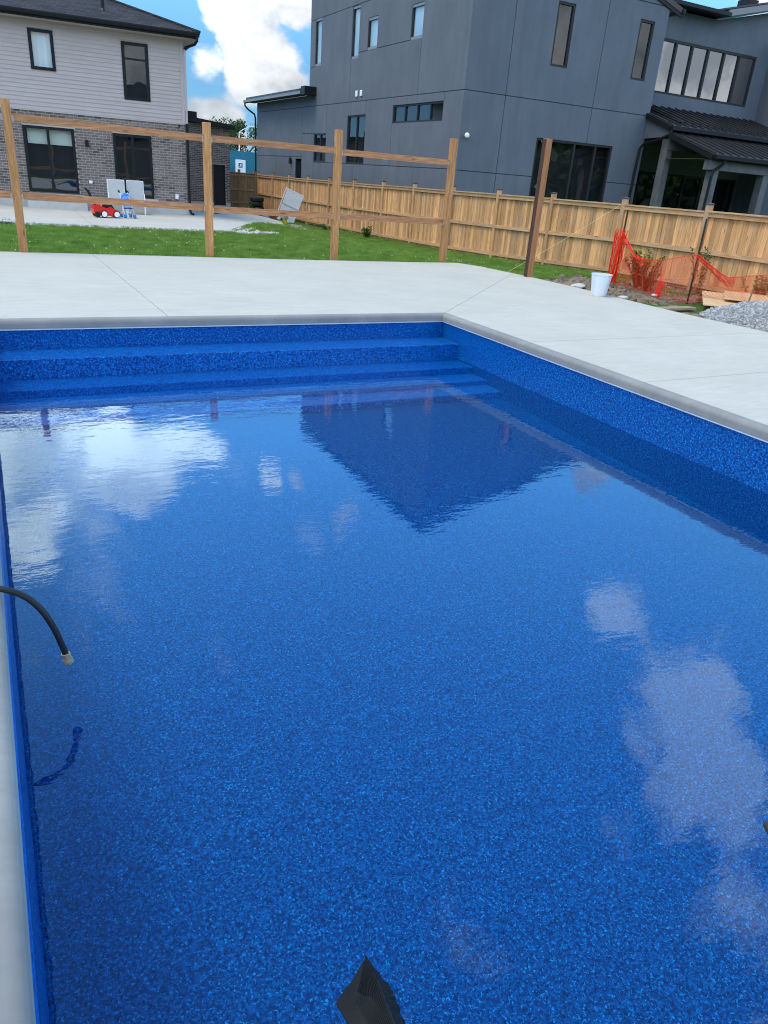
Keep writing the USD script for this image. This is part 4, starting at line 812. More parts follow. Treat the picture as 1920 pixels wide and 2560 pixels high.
hn.tube([(-0.36, -0.08, 0.52), (-0.36, 0.08, 0.52)], 0.018, 6); obj(TC, 'push_handle', hn, BLACKV)
# doll stroller
SR = thing('toy_stroller', 'small blue doll stroller with blue wheels beside the red push car', 'stroller', loc=(-1.62, 16.62, 0.01), rz=12)
fm = {'front': [], }
for s in (-1, 1):
    m = MB(); m.tube([(s * 0.16, -0.16, 0.05), (s * 0.15, 0.02, 0.33), (s * 0.14, 0.16, 0.60), (s * 0.14, 0.20, 0.70)], 0.011, 6); obj(SR, 'frame_tube', m, WHITE)
    m = MB(); m.tube([(s * 0.13, 0.18, 0.05), (s * 0.14, 0.02, 0.30), (s * 0.15, -0.10, 0.42)], 0.011, 6); obj(SR, 'frame_tube', m, WHITE)
    m = MB(); m.tube([(s * 0.14, 0.20, 0.70), (s * 0.14, 0.24, 0.76), (s * 0.14, 0.30, 0.77), (s * 0.14, 0.33, 0.72)], 0.016, 8); obj(SR, 'handle', m, BLACKV)
    for yy_ in (-0.16, 0.18):
        for dx in (-0.022, 0.022):
            tm = trimesh.creation.cylinder(0.055, 0.03, sections=16); tm.apply_transform(trimesh.transformations.rotation_matrix(np.pi / 2, [0, 1, 0])); tm.apply_translation((s * 0.15 + dx, yy_, 0.055)); obj(SR, 'wheel', tm, TOYBLUE, smooth=40)
sv = []
for t_ in np.linspace(0, 1, 9):
    p = np.array([0, -0.10 + 0.16 * min(1, t_ * 2), 0.30 - 0.04 * math.sin(t_ * 3)]) if t_ < 0.5 else np.array([0, 0.06 + 0.12 * (t_ - 0.5) * 2, 0.26 + 0.42 * (t_ - 0.5) * 2])
    wd = 0.14 if t_ < 0.8 else 0.14 * math.sqrt(max(0.05, 1 - ((t_ - 0.8) / 0.2) ** 2 * 0.8)); sv += [p + [-wd, 0, 0], p + [wd, 0, 0]]
sv = np.array(sv); fq = np.array([[2 * i, 2 * i + 1, 2 * i + 3, 2 * i + 2] for i in range(8)]); sv2 = np.vstack([sv, sv + [0, 0.012, -0.012]])
obj(SR, 'seat_cloth', (sv2, np.vstack([fq, fq[:, ::-1] + len(sv)])), CLOTHB, smooth=True)
hd = trimesh.creation.icosphere(2, 1.0); hd.apply_scale((0.15, 0.06, 0.12)); hd.apply_translation((0, 0.16, 0.60)); obj(SR, 'padded_headrest', hd, mat('pale_blue_cloth', (0.22, 0.48, 0.80), (0.06, 0.18, 0.55), scale=12, lo=0.48, hi=0.55, rough=0.8), smooth=True)
# tyre stack
def lathe(profile, n=28):
    p = np.array(profile, float); m_ = len(p); a = np.arange(n) * 2 * np.pi / n
    v = np.stack([p[None, :, 0] * np.cos(a)[:, None], p[None, :, 0] * np.sin(a)[:, None], np.broadcast_to(p[:, 1], (n, m_))], -1).reshape(-1, 3)
    f = []
    for i in range(n):
        for j in range(m_ - 1):
            a0, a1 = i * m_ + j, ((i + 1) % n) * m_ + j
            f += [(a0, a1, a1 + 1), (a0, a1 + 1, a0 + 1)]
    return v, np.array(f)
tp_ = [(0.21, 0.03), (0.24, 0.012), (0.30, 0.0), (0.345, 0.02), (0.36, 0.05), (0.362, 0.085), (0.352, 0.09), (0.352, 0.115), (0.362, 0.12), (0.362, 0.155), (0.345, 0.20), (0.30, 0.22), (0.24, 0.207), (0.21, 0.19), (0.21, 0.03)]
tl = ['bottom tyre of the black stack by the brick garage', 'second tyre up in the black stack by the garage', 'third tyre up in the black stack by the garage', 'top tyre of the black stack by the brick garage']
tz = float(ground(7.0, 30.3))
for i in range(4):
    t = thing('car_tyre', tl[i], 'tyre', 'stacked tyres', loc=(7.05 + (0, 0.03, -0.015, 0.02)[i], 30.4, tz + i * 0.222), rz=i * 40)
    obj(t, 'tread', lathe(tp_), RUBBER, smooth=40)
# leaning white slatted panel
SP = thing('slatted_panel', 'white slatted panel tilted against the cedar fence above flower pots', 'panel', loc=(7.06, 26.3, -0.50), rz=-28)
def tilt(v, ang):
    v = np.array(v, float); c_, s_ = math.cos(ang), math.sin(ang); x, z = v[:, 0].copy(), v[:, 2].copy()
    v[:, 0], v[:, 2] = x * c_ + z * s_, -x * s_ + z * c_; return v
ta_ = 0.36
for i in range(15):
    m = _box((-0.36 + i * 0.052, -0.012, 0.03), (-0.36 + i * 0.052 + 0.045, 0.012, 1.40)); obj(SP, 'slat', (tilt(m.vertices, ta_), m.faces), WHITE)
for z in (0.0, 0.72, 1.40):
    m = _box((-0.40, -0.02, z), (0.44, 0.02, z + 0.045)); obj(SP, 'cross_rail', (tilt(m.vertices, ta_), m.faces), WHITE if z != 0.72 else GREYM)
for x_ in (-0.42, 0.44):
    m = _box((x_ - 0.02, -0.022, 0.0), (x_ + 0.02, 0.022, 1.45)); obj(SP, 'side_rail', (tilt(m.vertices, ta_), m.faces), WHITE)
# flower pots
def leaves(mb, n, r, h, size, seed, z0=0.0):
    g = random.Random(seed)
    for _ in range(n):
        a, rr, z = g.uniform(0, 6.28), r * math.sqrt(g.random()), z0 + h * g.random()
        c = np.array([rr * math.cos(a), rr * math.sin(a), z]); d = np.array([math.cos(a) + g.uniform(-.6, .6), math.sin(a) + g.uniform(-.6, .6), g.uniform(-.2, 1.0)]); d /= np.linalg.norm(d)
        s = np.cross(d, [g.uniform(-1, 1), g.uniform(-1, 1), 1]); s /= np.linalg.norm(s); L_ = size * g.uniform(0.7, 1.3)
        mb.add([c, c + d * L_ * .5 + s * L_ * .28, c + d * L_, c + d * L_ * .5 - s * L_ * .28], [(0, 1, 2), (0, 2, 3)])
    return mb
def pot(loc, m, r, h, label, seed, flower=None):
    t = thing('flower_pot', label, 'flower pot', 'flower pots along the patio edge', loc=loc)
    obj(t, 'pot', lathe([(0.0, 0.0), (r * 0.72, 0.0), (r, h), (r * 1.06, h), (r * 1.06, h - 0.03), (r * 1.04, h), (r * 0.92, h), (r * 0.85, h * 0.8), (0, h * 0.8)], 18), m, smooth=40)
    obj(t, 'leaves', leaves(MB(), 90, r * 1.1, 0.22, 0.09, seed, h * 0.8), LEAF)
    if flower: obj(t, 'flowers', leaves(MB(), 40, r * 1.1, 0.2, 0.05, seed + 9, h * 0.95), flower)
gz_ = lambda x, y: float(ground(x, y))
pot((6.0, 23.3, gz_(6.0, 23.3)), YELLOW, 0.13, 0.20, 'yellow flower pot, front of the group below the white panel', 1, LEAFY)
pot((5.86, 24.3, gz_(5.86, 24.3)), TERRA, 0.15, 0.26, 'terracotta pot with red flowers beside the yellow pot', 2, REDFL)
pot((5.70, 24.9, gz_(5.7, 24.9)), SKYP, 0.16, 0.26, 'pale blue flower pot left of the terracotta pot', 3)
pot((5.50, 25.9, gz_(5.5, 25.9)), PINKP, 0.16, 0.27, 'mauve flower pot, leftmost of the row of pots', 4)
def plant(loc, label, r, h, n, size, seed, cat='plant', yellow=False, stems=6):
    t = thing('leafy_plant', label, cat, 'weeds along the fences', loc=loc)
    g = random.Random(seed); s = MB(); tops = []
    for _ in range(stems):
        a = g.uniform(0, 6.28); q_ = np.array([math.cos(a) * r * g.random(), math.sin(a) * r * g.random(), h * g.uniform(0.7, 1.0)]); tops.append(q_)
        s.tube([(q_[0] * .2, q_[1] * .2, 0), (q_[0] * .55, q_[1] * .55, q_[2] * .5), tuple(q_)], 0.004, 4)
    obj(t, 'stems', s, LEAF)
    lf = MB()
    for q_ in tops:
        for k in range(n):
            u_ = g.random(); c = np.array([q_[0] * (.2 + .8 * u_), q_[1] * (.2 + .8 * u_), q_[2] * u_]); d = np.array([g.gauss(0, 1), g.gauss(0, 1), g.uniform(-.1, .8)]); d /= np.linalg.norm(d)
            sd_ = np.cross(d, [g.gauss(0, 1), g.gauss(0, 1), 1]); sd_ /= np.linalg.norm(sd_); L_ = size * g.uniform(.6, 1.3)
            lf.add([c, c + d * L_ * .5 + sd_ * L_ * .17, c + d * L_, c + d * L_ * .5 - sd_ * L_ * .17], [(0, 1, 2), (0, 2, 3)])
    obj(t, 'leaves', lf, LEAF)
    if yellow:
        fl = MB()
        for q_ in tops:
            for k in range(22):
                c = q_ - [0, 0, 0.03] + np.array([g.gauss(0, .05), g.gauss(0, .05), g.gauss(0, .035)]); fl.add([c, c + [.012, 0, .006], c + [0, .012, .012]], [(0, 1, 2)])
        obj(t, 'flowers', fl, LEAFY)
plant((6.65, 30.0, gz_(6.65, 30)), 'straggly green plant in front of the tyre stack', 0.3, 0.7, 30, 0.09, 31)
plant((7.45, 18.0, gz_(7.45, 18.0)), 'dark leafy weed at the foot of the cedar fence by the lawn', 0.25, 0.45, 60, 0.11, 32, stems=8)
plant((7.4, 21.8, gz_(7.4, 21.8)), 'low leafy weeds by the fence right of the white panel', 0.6, 0.25, 50, 0.09, 33, stems=9)
plant((6.85, 3.0, -0.07), 'tall goldenrod with yellow tops behind the orange netting beside the first stake', 0.46, 0.80, 150, 0.065, 34, yellow=True, stems=26)
plant((6.55, 2.55, -0.05), 'bushy green weed behind the netting in front of the goldenrod', 0.34, 0.45, 90, 0.06, 35, stems=14)
plant((7.55, 2.0, -0.08), 'thin tall weed growing before the cedar fence', 0.35, 0.95, 26, 0.08, 36, stems=10)
plant((7.6, 0.75, -0.08), 'scrubby weed at the fence foot behind the second stake', 0.4, 0.60, 40, 0.08, 37, stems=12)
plant((7.6, -0.6, -0.08), 'wispy weed at the fence foot at the right edge of the photo', 0.4, 0.85, 40, 0.08, 38, stems=12)

# ------------------------------------------------------------------ building works on the right: dirt, gravel, netting, timber
def heightfield(x0, x1, y0, y1, fn, st=0.06):
    xs_, ys_ = np.arange(x0, x1 + 1e-6, st), np.arange(y0, y1 + 1e-6, st); gx, gy = np.meshgrid(xs_, ys_, indexing='ij')
    v = np.stack([gx, gy, fn(gx, gy)], -1).reshape(-1, 3); n_ = len(ys_)
    q_ = (np.arange(len(xs_) - 1)[:, None] * n_ + np.arange(n_ - 1)[None]).ravel(); return v, np.stack([q_, q_ + n_, q_ + n_ + 1, q_ + 1], 1)
def dirt_z(x, y):
    p = np.stack([x * 2.2, y * 2.2, 0 * x], -1); p2 = np.stack([x * 7, y * 7, 0 * x], -1)
    edge = smooth01(4.62, 4.95, x) * smooth01(4.45, 3.8, y + 0.35 * (meshkit.noise(np.stack([x * 3, y * 3, 0 * x], -1), 5) - .5)) * smooth01(-4.4, -3.8, y) * smooth01(8.6, 8.0, x)
    ridge = 0.13 * np.exp(-((x - 5.35 - 0.12 * (y - 2)) / 0.38) ** 2) * smooth01(0.9, 1.6, y) * smooth01(4.1, 3.3, y) + 0.10 * np.exp(-((x - 5.15) / 0.35) ** 2 - ((y - 3.3) / 0.5) ** 2)
    z = -0.085 + ridge + 0.13 * (meshkit.fbm(p, 4, 3) - 0.5) + 0.07 * (meshkit.fbm(p2, 3, 9) - 0.5)
    return np.where(edge > 0.02, ground(x, y) * (1 - edge) + edge * z - 0.03 * (1 - edge), ground(x, y) - 0.04)
obj('/World', 'dirt', heightfield(4.6, 8.7, -4.5, 4.6, dirt_z), DIRT, smooth=True, kind='structure', label='rough brown clay dirt between deck and cedar fence')
# loose clods and stones on the dirt
def pebble(seed, n=1):
    m = trimesh.creation.icosphere(1, 1.0); g = np.random.default_rng(seed); m.vertices *= (1 + 0.28 * (meshkit.noise(m.vertices * 1.4 + seed * 3.1, seed) - 0.5) * 2)[:, None]; m.vertices *= g.uniform(0.65, 1.1, 3); return m
def scatter(name, protos, pts, scales, kind='stuff', label=None, tilt_=True, seed=0):
    pi = UsdGeom.PointInstancer.Define(stage, unique('/World', name)); path = str(pi.GetPath()); tg = []
    for i, (m, mt) in enumerate(protos):
        usdkit.mesh(stage, f"{path}/form_{chr(97 + i)}", m, mt, smooth=False); tg.append(Sdf.Path(f"{path}/form_{chr(97 + i)}"))
    g = np.random.default_rng(seed); n_ = len(pts)
    pi.CreatePrototypesRel().SetTargets(tg); pi.CreateProtoIndicesAttr(Vt.IntArray.FromNumpy(g.integers(0, len(protos), n_).astype(np.int32)))
    pi.CreatePositionsAttr(Vt.Vec3fArray.FromNumpy(np.asarray(pts, np.float32)))
    pi.CreateScalesAttr(Vt.Vec3fArray.FromNumpy(np.repeat(np.asarray(scales, np.float32)[:, None], 3, 1)))
    a = g.uniform(0, 2 * np.pi, n_) / 2
    if tilt_:
        qv = g.normal(size=(n_, 4)); qv /= np.linalg.norm(qv, axis=1, keepdims=True); rot = [Gf.Quath(*map(float, q_)) for q_ in qv]
    else: rot = [Gf.Quath(float(math.cos(t)), 0, 0, float(math.sin(t))) for t in a]
    pi.CreateOrientationsAttr(Vt.QuathArray(rot))
    data(pi.GetPrim(), label, kind=kind); return pi
g0 = np.random.default_rng(4)
n_ = 2600; cx = g0.uniform(4.72, 8.0, n_); cy = g0.uniform(-3.0, 4.3, n_); k = (g0.random(n_) < np.where(cx < 6.2, 1.0, 0.5))
cx, cy = cx[k], cy[k]; cz = dirt_z(cx, cy); k = (cz > ground(cx, cy) - 0.02) & (cy > 0.9)
scatter('dirt_clods', [(pebble(s), DIRT) for s in (1, 2, 3)] + [(pebble(4), SOIL)], np.stack([cx, cy, cz], -1)[k], g0.lognormal(math.log(0.022), 0.55, len(cx))[k], label='loose clods of clay and soil on the dirt', seed=1)
for i, (x, y, s, lb) in enumerate([(4.78, 1.35, 0.11, 'flat pale stone on the deck edge just right of the bucket'), (4.86, 2.72, 0.13, 'flat pale stone on the dirt left of the bucket'), (5.9, 1.62, 0.10, 'pale round stone on the dirt ridge behind the netting')]):
    m = pebble(20 + i); m.vertices *= [1.2, 1, 0.45]; m.apply_scale(s)
    tz_ = float(dirt_z(np.array(x), np.array(y)))
    t = obj('/World', 'stone', (m.vertices + [x, y, max(tz_, -0.03) + s * 0.25], m.faces), STONE, smooth=40, label=lb, category='stone')
# gravel pile
def pile_z(x, y):
    r = np.hypot((x - 6.15) / 1.35, (y + 1.15) / 1.5)
    p = np.stack([x * 2.5, y * 2.5, 0 * x], -1)
    h = 0.44 * np.clip(1 - r ** 1.3, -1, 1) + 0.14 * (meshkit.fbm(p, 4, 8) - 0.5) * smooth01(1.1, 0.7, r)
    h2 = 0.26 * np.clip(1 - np.hypot((x - 7.6) / 1.2, (y + 0.9) / 1.2) ** 1.3, -1, 1)
    return -0.10 + np.maximum(np.maximum(h, h2), -0.08)
PV, PF = heightfield(4.72, 8.0, -3.2, 1.0, pile_z, 0.05)
n_ = 22000; gx_ = g0.uniform(4.70, 7.7, n_); gy_ = g0.uniform(-3.0, 0.75, n_); gzz = pile_z(gx_, gy_); k = gzz > -0.14
GP = thing('gravel_pile', 'heap of crushed grey gravel on the deck edge at the right', 'gravel heap', kind='stuff')
obj(GP, 'heap', (PV, PF), GRAVEL, smooth=True, kind='stuff')
# stones joined into the heap
ms = [pebble(40 + s) for s in range(6)]
sv_, sf_, nn = [], [], 0
gx_, gy_, gzz = gx_[k], gy_[k], gzz[k]
ss = g0.lognormal(math.log(0.0135), 0.38, len(gx_))
for vi in range(6):
    idx = np.arange(vi, len(gx_), 6); base = ms[vi].vertices; A_ = g0.normal(size=(len(idx), 3, 3)); Q, _ = np.linalg.qr(A_)
    vv = np.einsum('nij,kj->nki', Q, base) * ss[idx][:, None, None] + np.stack([gx_[idx], gy_[idx], gzz[idx] + ss[idx] * 0.3], -1)[:, None]
    ff = ms[vi].faces[None] + (np.arange(len(idx)) * len(base))[:, None, None]
    ff = np.where((np.linalg.det(Q) < 0)[:, None, None], ff[..., ::-1], ff)
    obj(GP, 'gravel_stones', (vv.reshape(-1, 3), ff.reshape(-1, 3)), [GRAVEL, PALEGRAVEL, mat(f'gravel_shade_{chr(97+vi)}', (0.14 + 0.05 * vi,) * 3, (0.20 + 0.05 * vi, 0.205 + 0.05 * vi, 0.21 + 0.05 * vi), scale=3, rough=0.9)][min(vi, 2)], kind='stuff')
# pale gravel strips at the patio edge
gp = []
for (x0, y0, x1, y1, w, n_) in [(0.8, 13.25, 1.9, 15.6, 0.30, 700), (0.9, 13.15, 2.3, 13.9, 0.25, 500), (-9, 13.3, -0.2, 13.22, 0.06, 500), (-6.6, 14.2, -5.3, 13.5, 0.45, 700), (5.2, 19.8, 6.7, 24.2, 0.45, 1400), (4.6, 17.8, 6.4, 19.5, 0.35, 900)]:
    t = g0.random(n_); d = g0.normal(0, w * 0.5, n_); L_ = math.hypot(x1 - x0, y1 - y0); gp.append(np.stack([x0 + t * (x1 - x0) - d * (y1 - y0) / L_, y0 + t * (y1 - y0) + d * (x1 - x0) / L_], -1))
gp = np.vstack(gp); zz = np.where(gp[:, 0] < -5.0, 0.02 + 0.1 * np.exp(-((gp[:, 0] + 6.0) / 0.4) ** 2), np.maximum(ground(gp[:, 0], gp[:, 1]) + 0.01, np.where(gp[:, 1] < 13.4, -0.04, -9)))
scatter('pale_gravel', [(pebble(60 + s), PALEGRAVEL) for s in range(3)], np.stack([gp[:, 0], gp[:, 1], zz], -1), g0.lognormal(math.log(0.026), 0.35, len(gp)), label='pale stones along the patio edge', seed=3)

# stakes and netting
def tpost(x, y, lean, h, label):
    t = thing('steel_stake', label, 'stake', loc=(x, y, -0.25))
    m = MB(); top = np.array([lean[0], lean[1], h + 0.25])
    for a, b in (((-0.018, -0.003), (0.018, 0.003)), ((-0.003, 0.003), (0.003, 0.026))):
        v = np.array([(a[0], a[1], 0), (b[0], a[1], 0), (b[0], b[1], 0), (a[0], b[1], 0)], float); v = np.vstack([v, v + top])
        m.add(v, [(0, 2, 1), (0, 3, 2), (4, 5, 6), (4, 6, 7), (0, 1, 5), (0, 5, 4), (1, 2, 6), (1, 6, 5), (2, 3, 7), (2, 7, 6), (3, 0, 4), (3, 4, 7)])
    obj(t, 'stake', m, STEEL)
    s = MB()
    for z in np.arange(0.4, h + 0.2, 0.055):
        c = top * (z / (h + 0.25)); s.mesh(_box(c + [-0.006, -0.010, -0.008], c + [0.006, -0.003, 0.008]))
    obj(t, 'studs', s, STEEL); return t
tpost(6.30, 3.22, (0.0, 0.0, 0), 1.48, 'black steel stake behind the dense red bundle of netting')
tpost(6.14, 1.02, (0.02, 0.02, 0), 1.46, 'black studded steel stake holding the middle of the netting')
NT = thing('safety_netting', 'sagging orange plastic safety netting strung between two steel stakes', 'netting')
s_y = [3.22, 3.0, 2.75, 2.55, 2.28, 2.01, 1.76, 1.52, 1.18, 1.02, 0.90, 0.76, 0.60, 0.42, 0.07, -0.44, -1.2, -2.2]
s_top = [1.03, 0.88, 0.66, 0.61, 0.60, 0.62, 0.67, 0.73, 0.81, 0.83, 0.78, 0.69, 0.58, 0.50, 0.58, 0.67, 0.62, 0.60]
s_bot = [-0.05, -0.05, -0.05, -0.06, -0.08, -0.08, -0.10, -0.10, -0.09, -0.05, 0.0, 0.02, 0.05, 0.06, 0.05, 0.06, 0.05, 0.05]
s_x = [6.29, 6.30, 6.28, 6.26, 6.20, 6.10, 5.95, 5.86, 6.04, 6.125, 6.20, 6.30, 6.42, 6.50, 6.55, 6.60, 6.62, 6.62]
arc = np.concatenate([[0], np.cumsum(np.abs(np.diff(s_y)))])
def net_pt(s, t):
    """s = length along the net, t = 0 at the bottom .. 1 at the top"""
    y = np.interp(s, arc, s_y); zt, zb = np.interp(s, arc, s_top), np.interp(s, arc, s_bot); xb = np.interp(s, arc, s_x)
    xt = np.interp(s, arc, [6.29, 6.26, 6.22, 6.20, 6.18, 6.18, 6.17, 6.16, 6.13, 6.125, 6.15, 6.2, 6.28, 6.32, 6.4, 6.45, 6.45, 6.45])
    x = xb * (1 - t) + xt * t + 0.05 * np.sin(s * 9 + t * 4) * t * (1 - t) * 2 + 0.03 * np.sin(s * 23 + t * 2) * (1 - t)
    return np.stack([x, y + 0.02 * np.sin(t * 9 + s * 5), zb + (zt - zb) * t], -1)
S_, rows_ = arc[-1], 19
nm = MB(); cell = 0.056
nc = int(S_ / cell)
for d in (1, -1):
    for c0 in range(-rows_, nc + rows_, 1):
        tt = np.linspace(0, 1, rows_ * 1 + 1); s = (c0 + d * tt * rows_ * 0.5) * cell
        k = (s >= 0) & (s <= S_)
        if k.sum() > 2: nm.tube(net_pt(s[k], tt[k]), 0.0032, 3, cap=False)
obj(NT, 'net', nm, ORANGE)
em = MB(); ss_ = np.linspace(0, S_, 120)
for t in (1.0, 0.985, 0.5, 0.0): em.tube(net_pt(ss_, np.full(120, t)), 0.0034, 3, cap=False)
obj(NT, 'edge_strand', em, ORANGE)
# gathered folds: bands of strands lying close together
def bundle(p0, p1, w0, w1, n, seed, bulge=0.03):
    g = random.Random(seed); m = MB(); p0, p1 = np.array(p0, float), np.array(p1, float)
    for i in range(n):
        u_ = (i + 0.5) / n - 0.5; ph = g.uniform(0, 6.28); pts = []
        for t in np.linspace(0, g.uniform(0.84, 1.0), 16):
            w = w0 * (1 - t) + w1 * t; c = p0 * (1 - t) + p1 * t
            pts.append(c + [bulge * math.sin(u_ * 11 + t * 2) + g.uniform(-.004, .004), w * u_ + 0.012 * math.sin(t * 30 + ph), g.uniform(-0.004, 0.004)])
        m.tube(pts, g.uniform(0.0038, 0.0055), 3, cap=False)
    for k_ in range(int(26)):
        t = k_ / 26; w = w0 * (1 - t) + w1 * t; c = p0 * (1 - t) + p1 * t
        m.tube([c + [bulge * math.sin(u_ * 11 + t * 2), w * u_, 0.02 * math.sin(u_ * 16 + k_)] for u_ in np.linspace(-.5, .5, 9)], 0.003, 3, cap=False)
    return m
obj(NT, 'gathered_fold', bundle((6.26, 3.28, -0.06), (6.26, 3.27, 1.12), 0.20, 0.40, 54, 1), ORANGE)
def edge_fold(s0, s1, w0, w1, n, seed):
    g = random.Random(seed); m = MB(); ss = np.linspace(s0, s1, 26); h = np.interp(ss, arc, s_top) - np.interp(ss, arc, s_bot)
    for i in range(n):
        u_ = (i + 0.5) / n; ph = g.uniform(0, 6.28)
        t = 1.0 + 0.02 - (u_ * np.interp(ss, [s0, s1], [w0, w1]) + 0.008 * np.sin(ss * 40 + ph)) / h
        p = net_pt(ss, t); p[:, 0] -= 0.01 + 0.012 * np.sin(u_ * 9 + ss * 6); m.tube(p, 0.0042, 3, cap=False)
    return m
obj(NT, 'gathered_fold', edge_fold(0.02, 0.85, 0.07, 0.16, 14, 2), ORANGE)
obj(NT, 'gathered_fold', bundle((5.84, 1.52, -0.10), (5.97, 1.62, 0.26), 0.045, 0.17, 14, 3), ORANGE)
obj(NT, 'gathered_fold', edge_fold(2.20, 2.95, 0.06, 0.20, 13, 4), ORANGE)
# timber by the netting
PS = thing('plywood_sheet', 'pale plywood sheet lying on the dirt behind the netting', 'plywood', matrix=None, loc=(0, 0, 0))
pv = np.array([(5.62, 0.22, 0.04), (6.95, 1.42, 0.10), (8.0 - 0.12, 0.30, 0.10), (6.9, -0.9, 0.05)]); pv = np.vstack([pv, pv + [0, 0, 0.018]])
obj(PS, 'sheet', (pv, np.array([(0, 3, 2, 1), (4, 5, 6, 7), (0, 1, 5, 4), (1, 2, 6, 5), (2, 3, 7, 6), (3, 0, 4, 7)])), PLY)
pv2 = np.array([(6.3, 0.35, 0.125), (7.2, 1.1, 0.15), (7.85, 0.4, 0.15), (7.0, -0.5, 0.125)]); pv2 = np.vstack([pv2, pv2 + [0, 0, 0.018]])
P2 = thing('plywood_offcut', 'smaller plywood offcut on top of the pale plywood sheet', 'plywood')
obj(P2, 'sheet', (pv2, np.array([(0, 3, 2, 1), (4, 5, 6, 7), (0, 1, 5, 4), (1, 2, 6, 5), (2, 3, 7, 6), (3, 0, 4, 7)])), PLY)
PK = thing('wood_plank', 'short weathered plank lying flat at the deck edge before the gravel', 'plank', loc=(5.0, 0.30, 0.0), rz=3)
obj(PK, 'plank', chamfer_box((-0.45, -0.09, -0.045), (0.48, 0.09, -0.002), 0.004), PLANKW)
SK = thing('wood_stick', 'dark stick poking out of the gravel heap', 'stick')
m = MB(); m.tube([(6.05, -0.35, 0.15), (6.22, -0.25, 0.28), (6.35, -0.15, 0.36)], [0.014, 0.013, 0.010], 6); obj(SK, 'stick', m, BARK)
BK = thing('white_bucket', 'white plastic bucket standing at the deck edge', 'bucket', loc=(4.34, 1.55, 0.0))
obj(BK, 'body', lathe([(0, 0.004), (0.128, 0.004), (0.135, 0.0), (0.14, 0.006), (0.185, 0.375), (0.192, 0.378), (0.193, 0.392), (0.184, 0.394), (0.179, 0.385), (0.135, 0.02), (0, 0.02)], 40), BUCKET, smooth=40)
# yellow mason's string
ST = thing('string_line', 'thin yellow string stretched from the cedar fence post down to the lawn', 'string')
m = MB(); a, b = np.array([7.93, 5.15, 1.55]), np.array([4.48, 4.75, -0.03]); m.tube([a + (b - a) * t - [0, 0, 0.03 * math.sin(math.pi * t)] for t in np.linspace(0, 1, 14)], 0.0035, 5); obj(ST, 'string', m, STRING)

# ------------------------------------------------------------------ hose over the water, black mat, board at the near edge
HS = thing('garden_hose', 'black rubber hose arching over the left pool edge with a tan end fitting', 'hose')
hp = np.array([(-7.2, -5.6, 0.02), (-6.6, -5.85, 0.02), (-6.25, -6.0, 0.022), (-6.02, -6.07, 0.026), (-5.90, -6.11, 0.012), (-5.82, -6.14, -0.03), (-5.76, -6.17, -0.11), (-5.72, -6.20, -0.22), (-5.70, -6.215, -0.31)])
tt = np.linspace(0, 1, len(hp)); from_ = __import__('scipy.interpolate', fromlist=['CubicSpline']).CubicSpline(tt, hp)
hc_ = from_(np.linspace(0, 1, 60)); m = MB(); m.tube(hc_, 0.0138, 12); obj(HS, 'hose', m, HOSE, smooth=60)
dirn = hc_[-1] - hc_[-2]; dirn /= np.linalg.norm(dirn); e0 = hc_[-1] - dirn * 0.012
m = MB(); rr = [0.0195, 0.0205, 0.0185, 0.0205, 0.0185, 0.0215, 0.0215, 0.0215, 0.019]; m.tube([e0 + dirn * d for d in (0, 0.006, 0.012, 0.018, 0.024, 0.030, 0.040, 0.050, 0.053)], rr, 14); obj(HS, 'end_fitting', m, BRASS, smooth=30)

MT = thing('rubber_mat', 'folded black ribbed rubber mat with wavy cut edges poking over the near pool edge', 'mat')
ridge = np.array([(-5.190, -8.195, 0.010), (-5.196, -8.27, 0.030), (-5.207, -8.36, 0.042), (-5.225, -8.60, 0.045), (-5.24, -9.02, 0.03)])
left = np.array([(-5.192, -8.197, 0.004), (-5.245, -8.235, 0.008), (-5.300, -8.268, 0.010), (-5.288, -8.36, 0.012), (-5.285, -8.60, 0.012), (-5.30, -9.02, 0.006)])
right = np.array([(-5.188, -8.197, 0.004), (-5.170, -8.285, 0.006), (-5.171, -8.32, 0.006), (-5.180, -8.40, 0.006), (-5.19, -8.60, 0.008), (-5.20, -9.02, 0.006)])
def resample(p, n_): return np.stack([np.interp(np.linspace(0, 1, n_), np.linspace(0, 1, len(p)), p[:, i]) for i in range(3)], -1)
n_ = 60; R_, L2_, R2_ = resample(ridge, n_), resample(left, n_), resample(right, n_)
wob = np.interp(np.arange(n_), [0, 8, 60], [0, 1, 1])
R2_[:, 0] += 0.0030 * np.sin(np.arange(n_) * 1.3) * wob; R2_[:, 1] += 0.0015 * np.cos(np.arange(n_) * 1.3) * wob
def sheet(a, b, t=0.004, k=10):
    rows__ = [a * (1 - u_) + b * u_ for u_ in np.linspace(0, 1, k)]; v = np.array(rows__).transpose(1, 0, 2).reshape(-1, 3); n0 = len(a)
    f = np.array([[i * k + j_, i * k + j_ + 1, (i + 1) * k + j_ + 1, (i + 1) * k + j_] for i in range(n0 - 1) for j_ in range(k - 1)])
    v2 = v - [0, 0, t]; top = len(v)
    ed = [(i, (i + 1)) for i in range(k - 1)] + [((n0 - 1) * k + i + 1, (n0 - 1) * k + i) for i in range(k - 1)] + [((i + 1) * k, i * k) for i in range(n0 - 1)] + [(i * k + k - 1, (i + 1) * k + k - 1) for i in range(n0 - 1)]
    return np.vstack([v, v2]), np.vstack([f, f[:, ::-1] + top, np.array([[b_, a_, a_ + top, b_ + top] for a_, b_ in ed])])
RIBBED = mat('ribbed_rubber', (0.004, 0.0045, 0.005), (0.007, 0.0075, 0.008), scale=30, rough=0.6, spec=0.2)
obj(MT, 'left_fold', sheet(R_, L2_), RIBBED)
obj(MT, 'right_fold', sheet(R_ + [0.0015, 0, 0], R2_), RIBBED)
rb = MB()
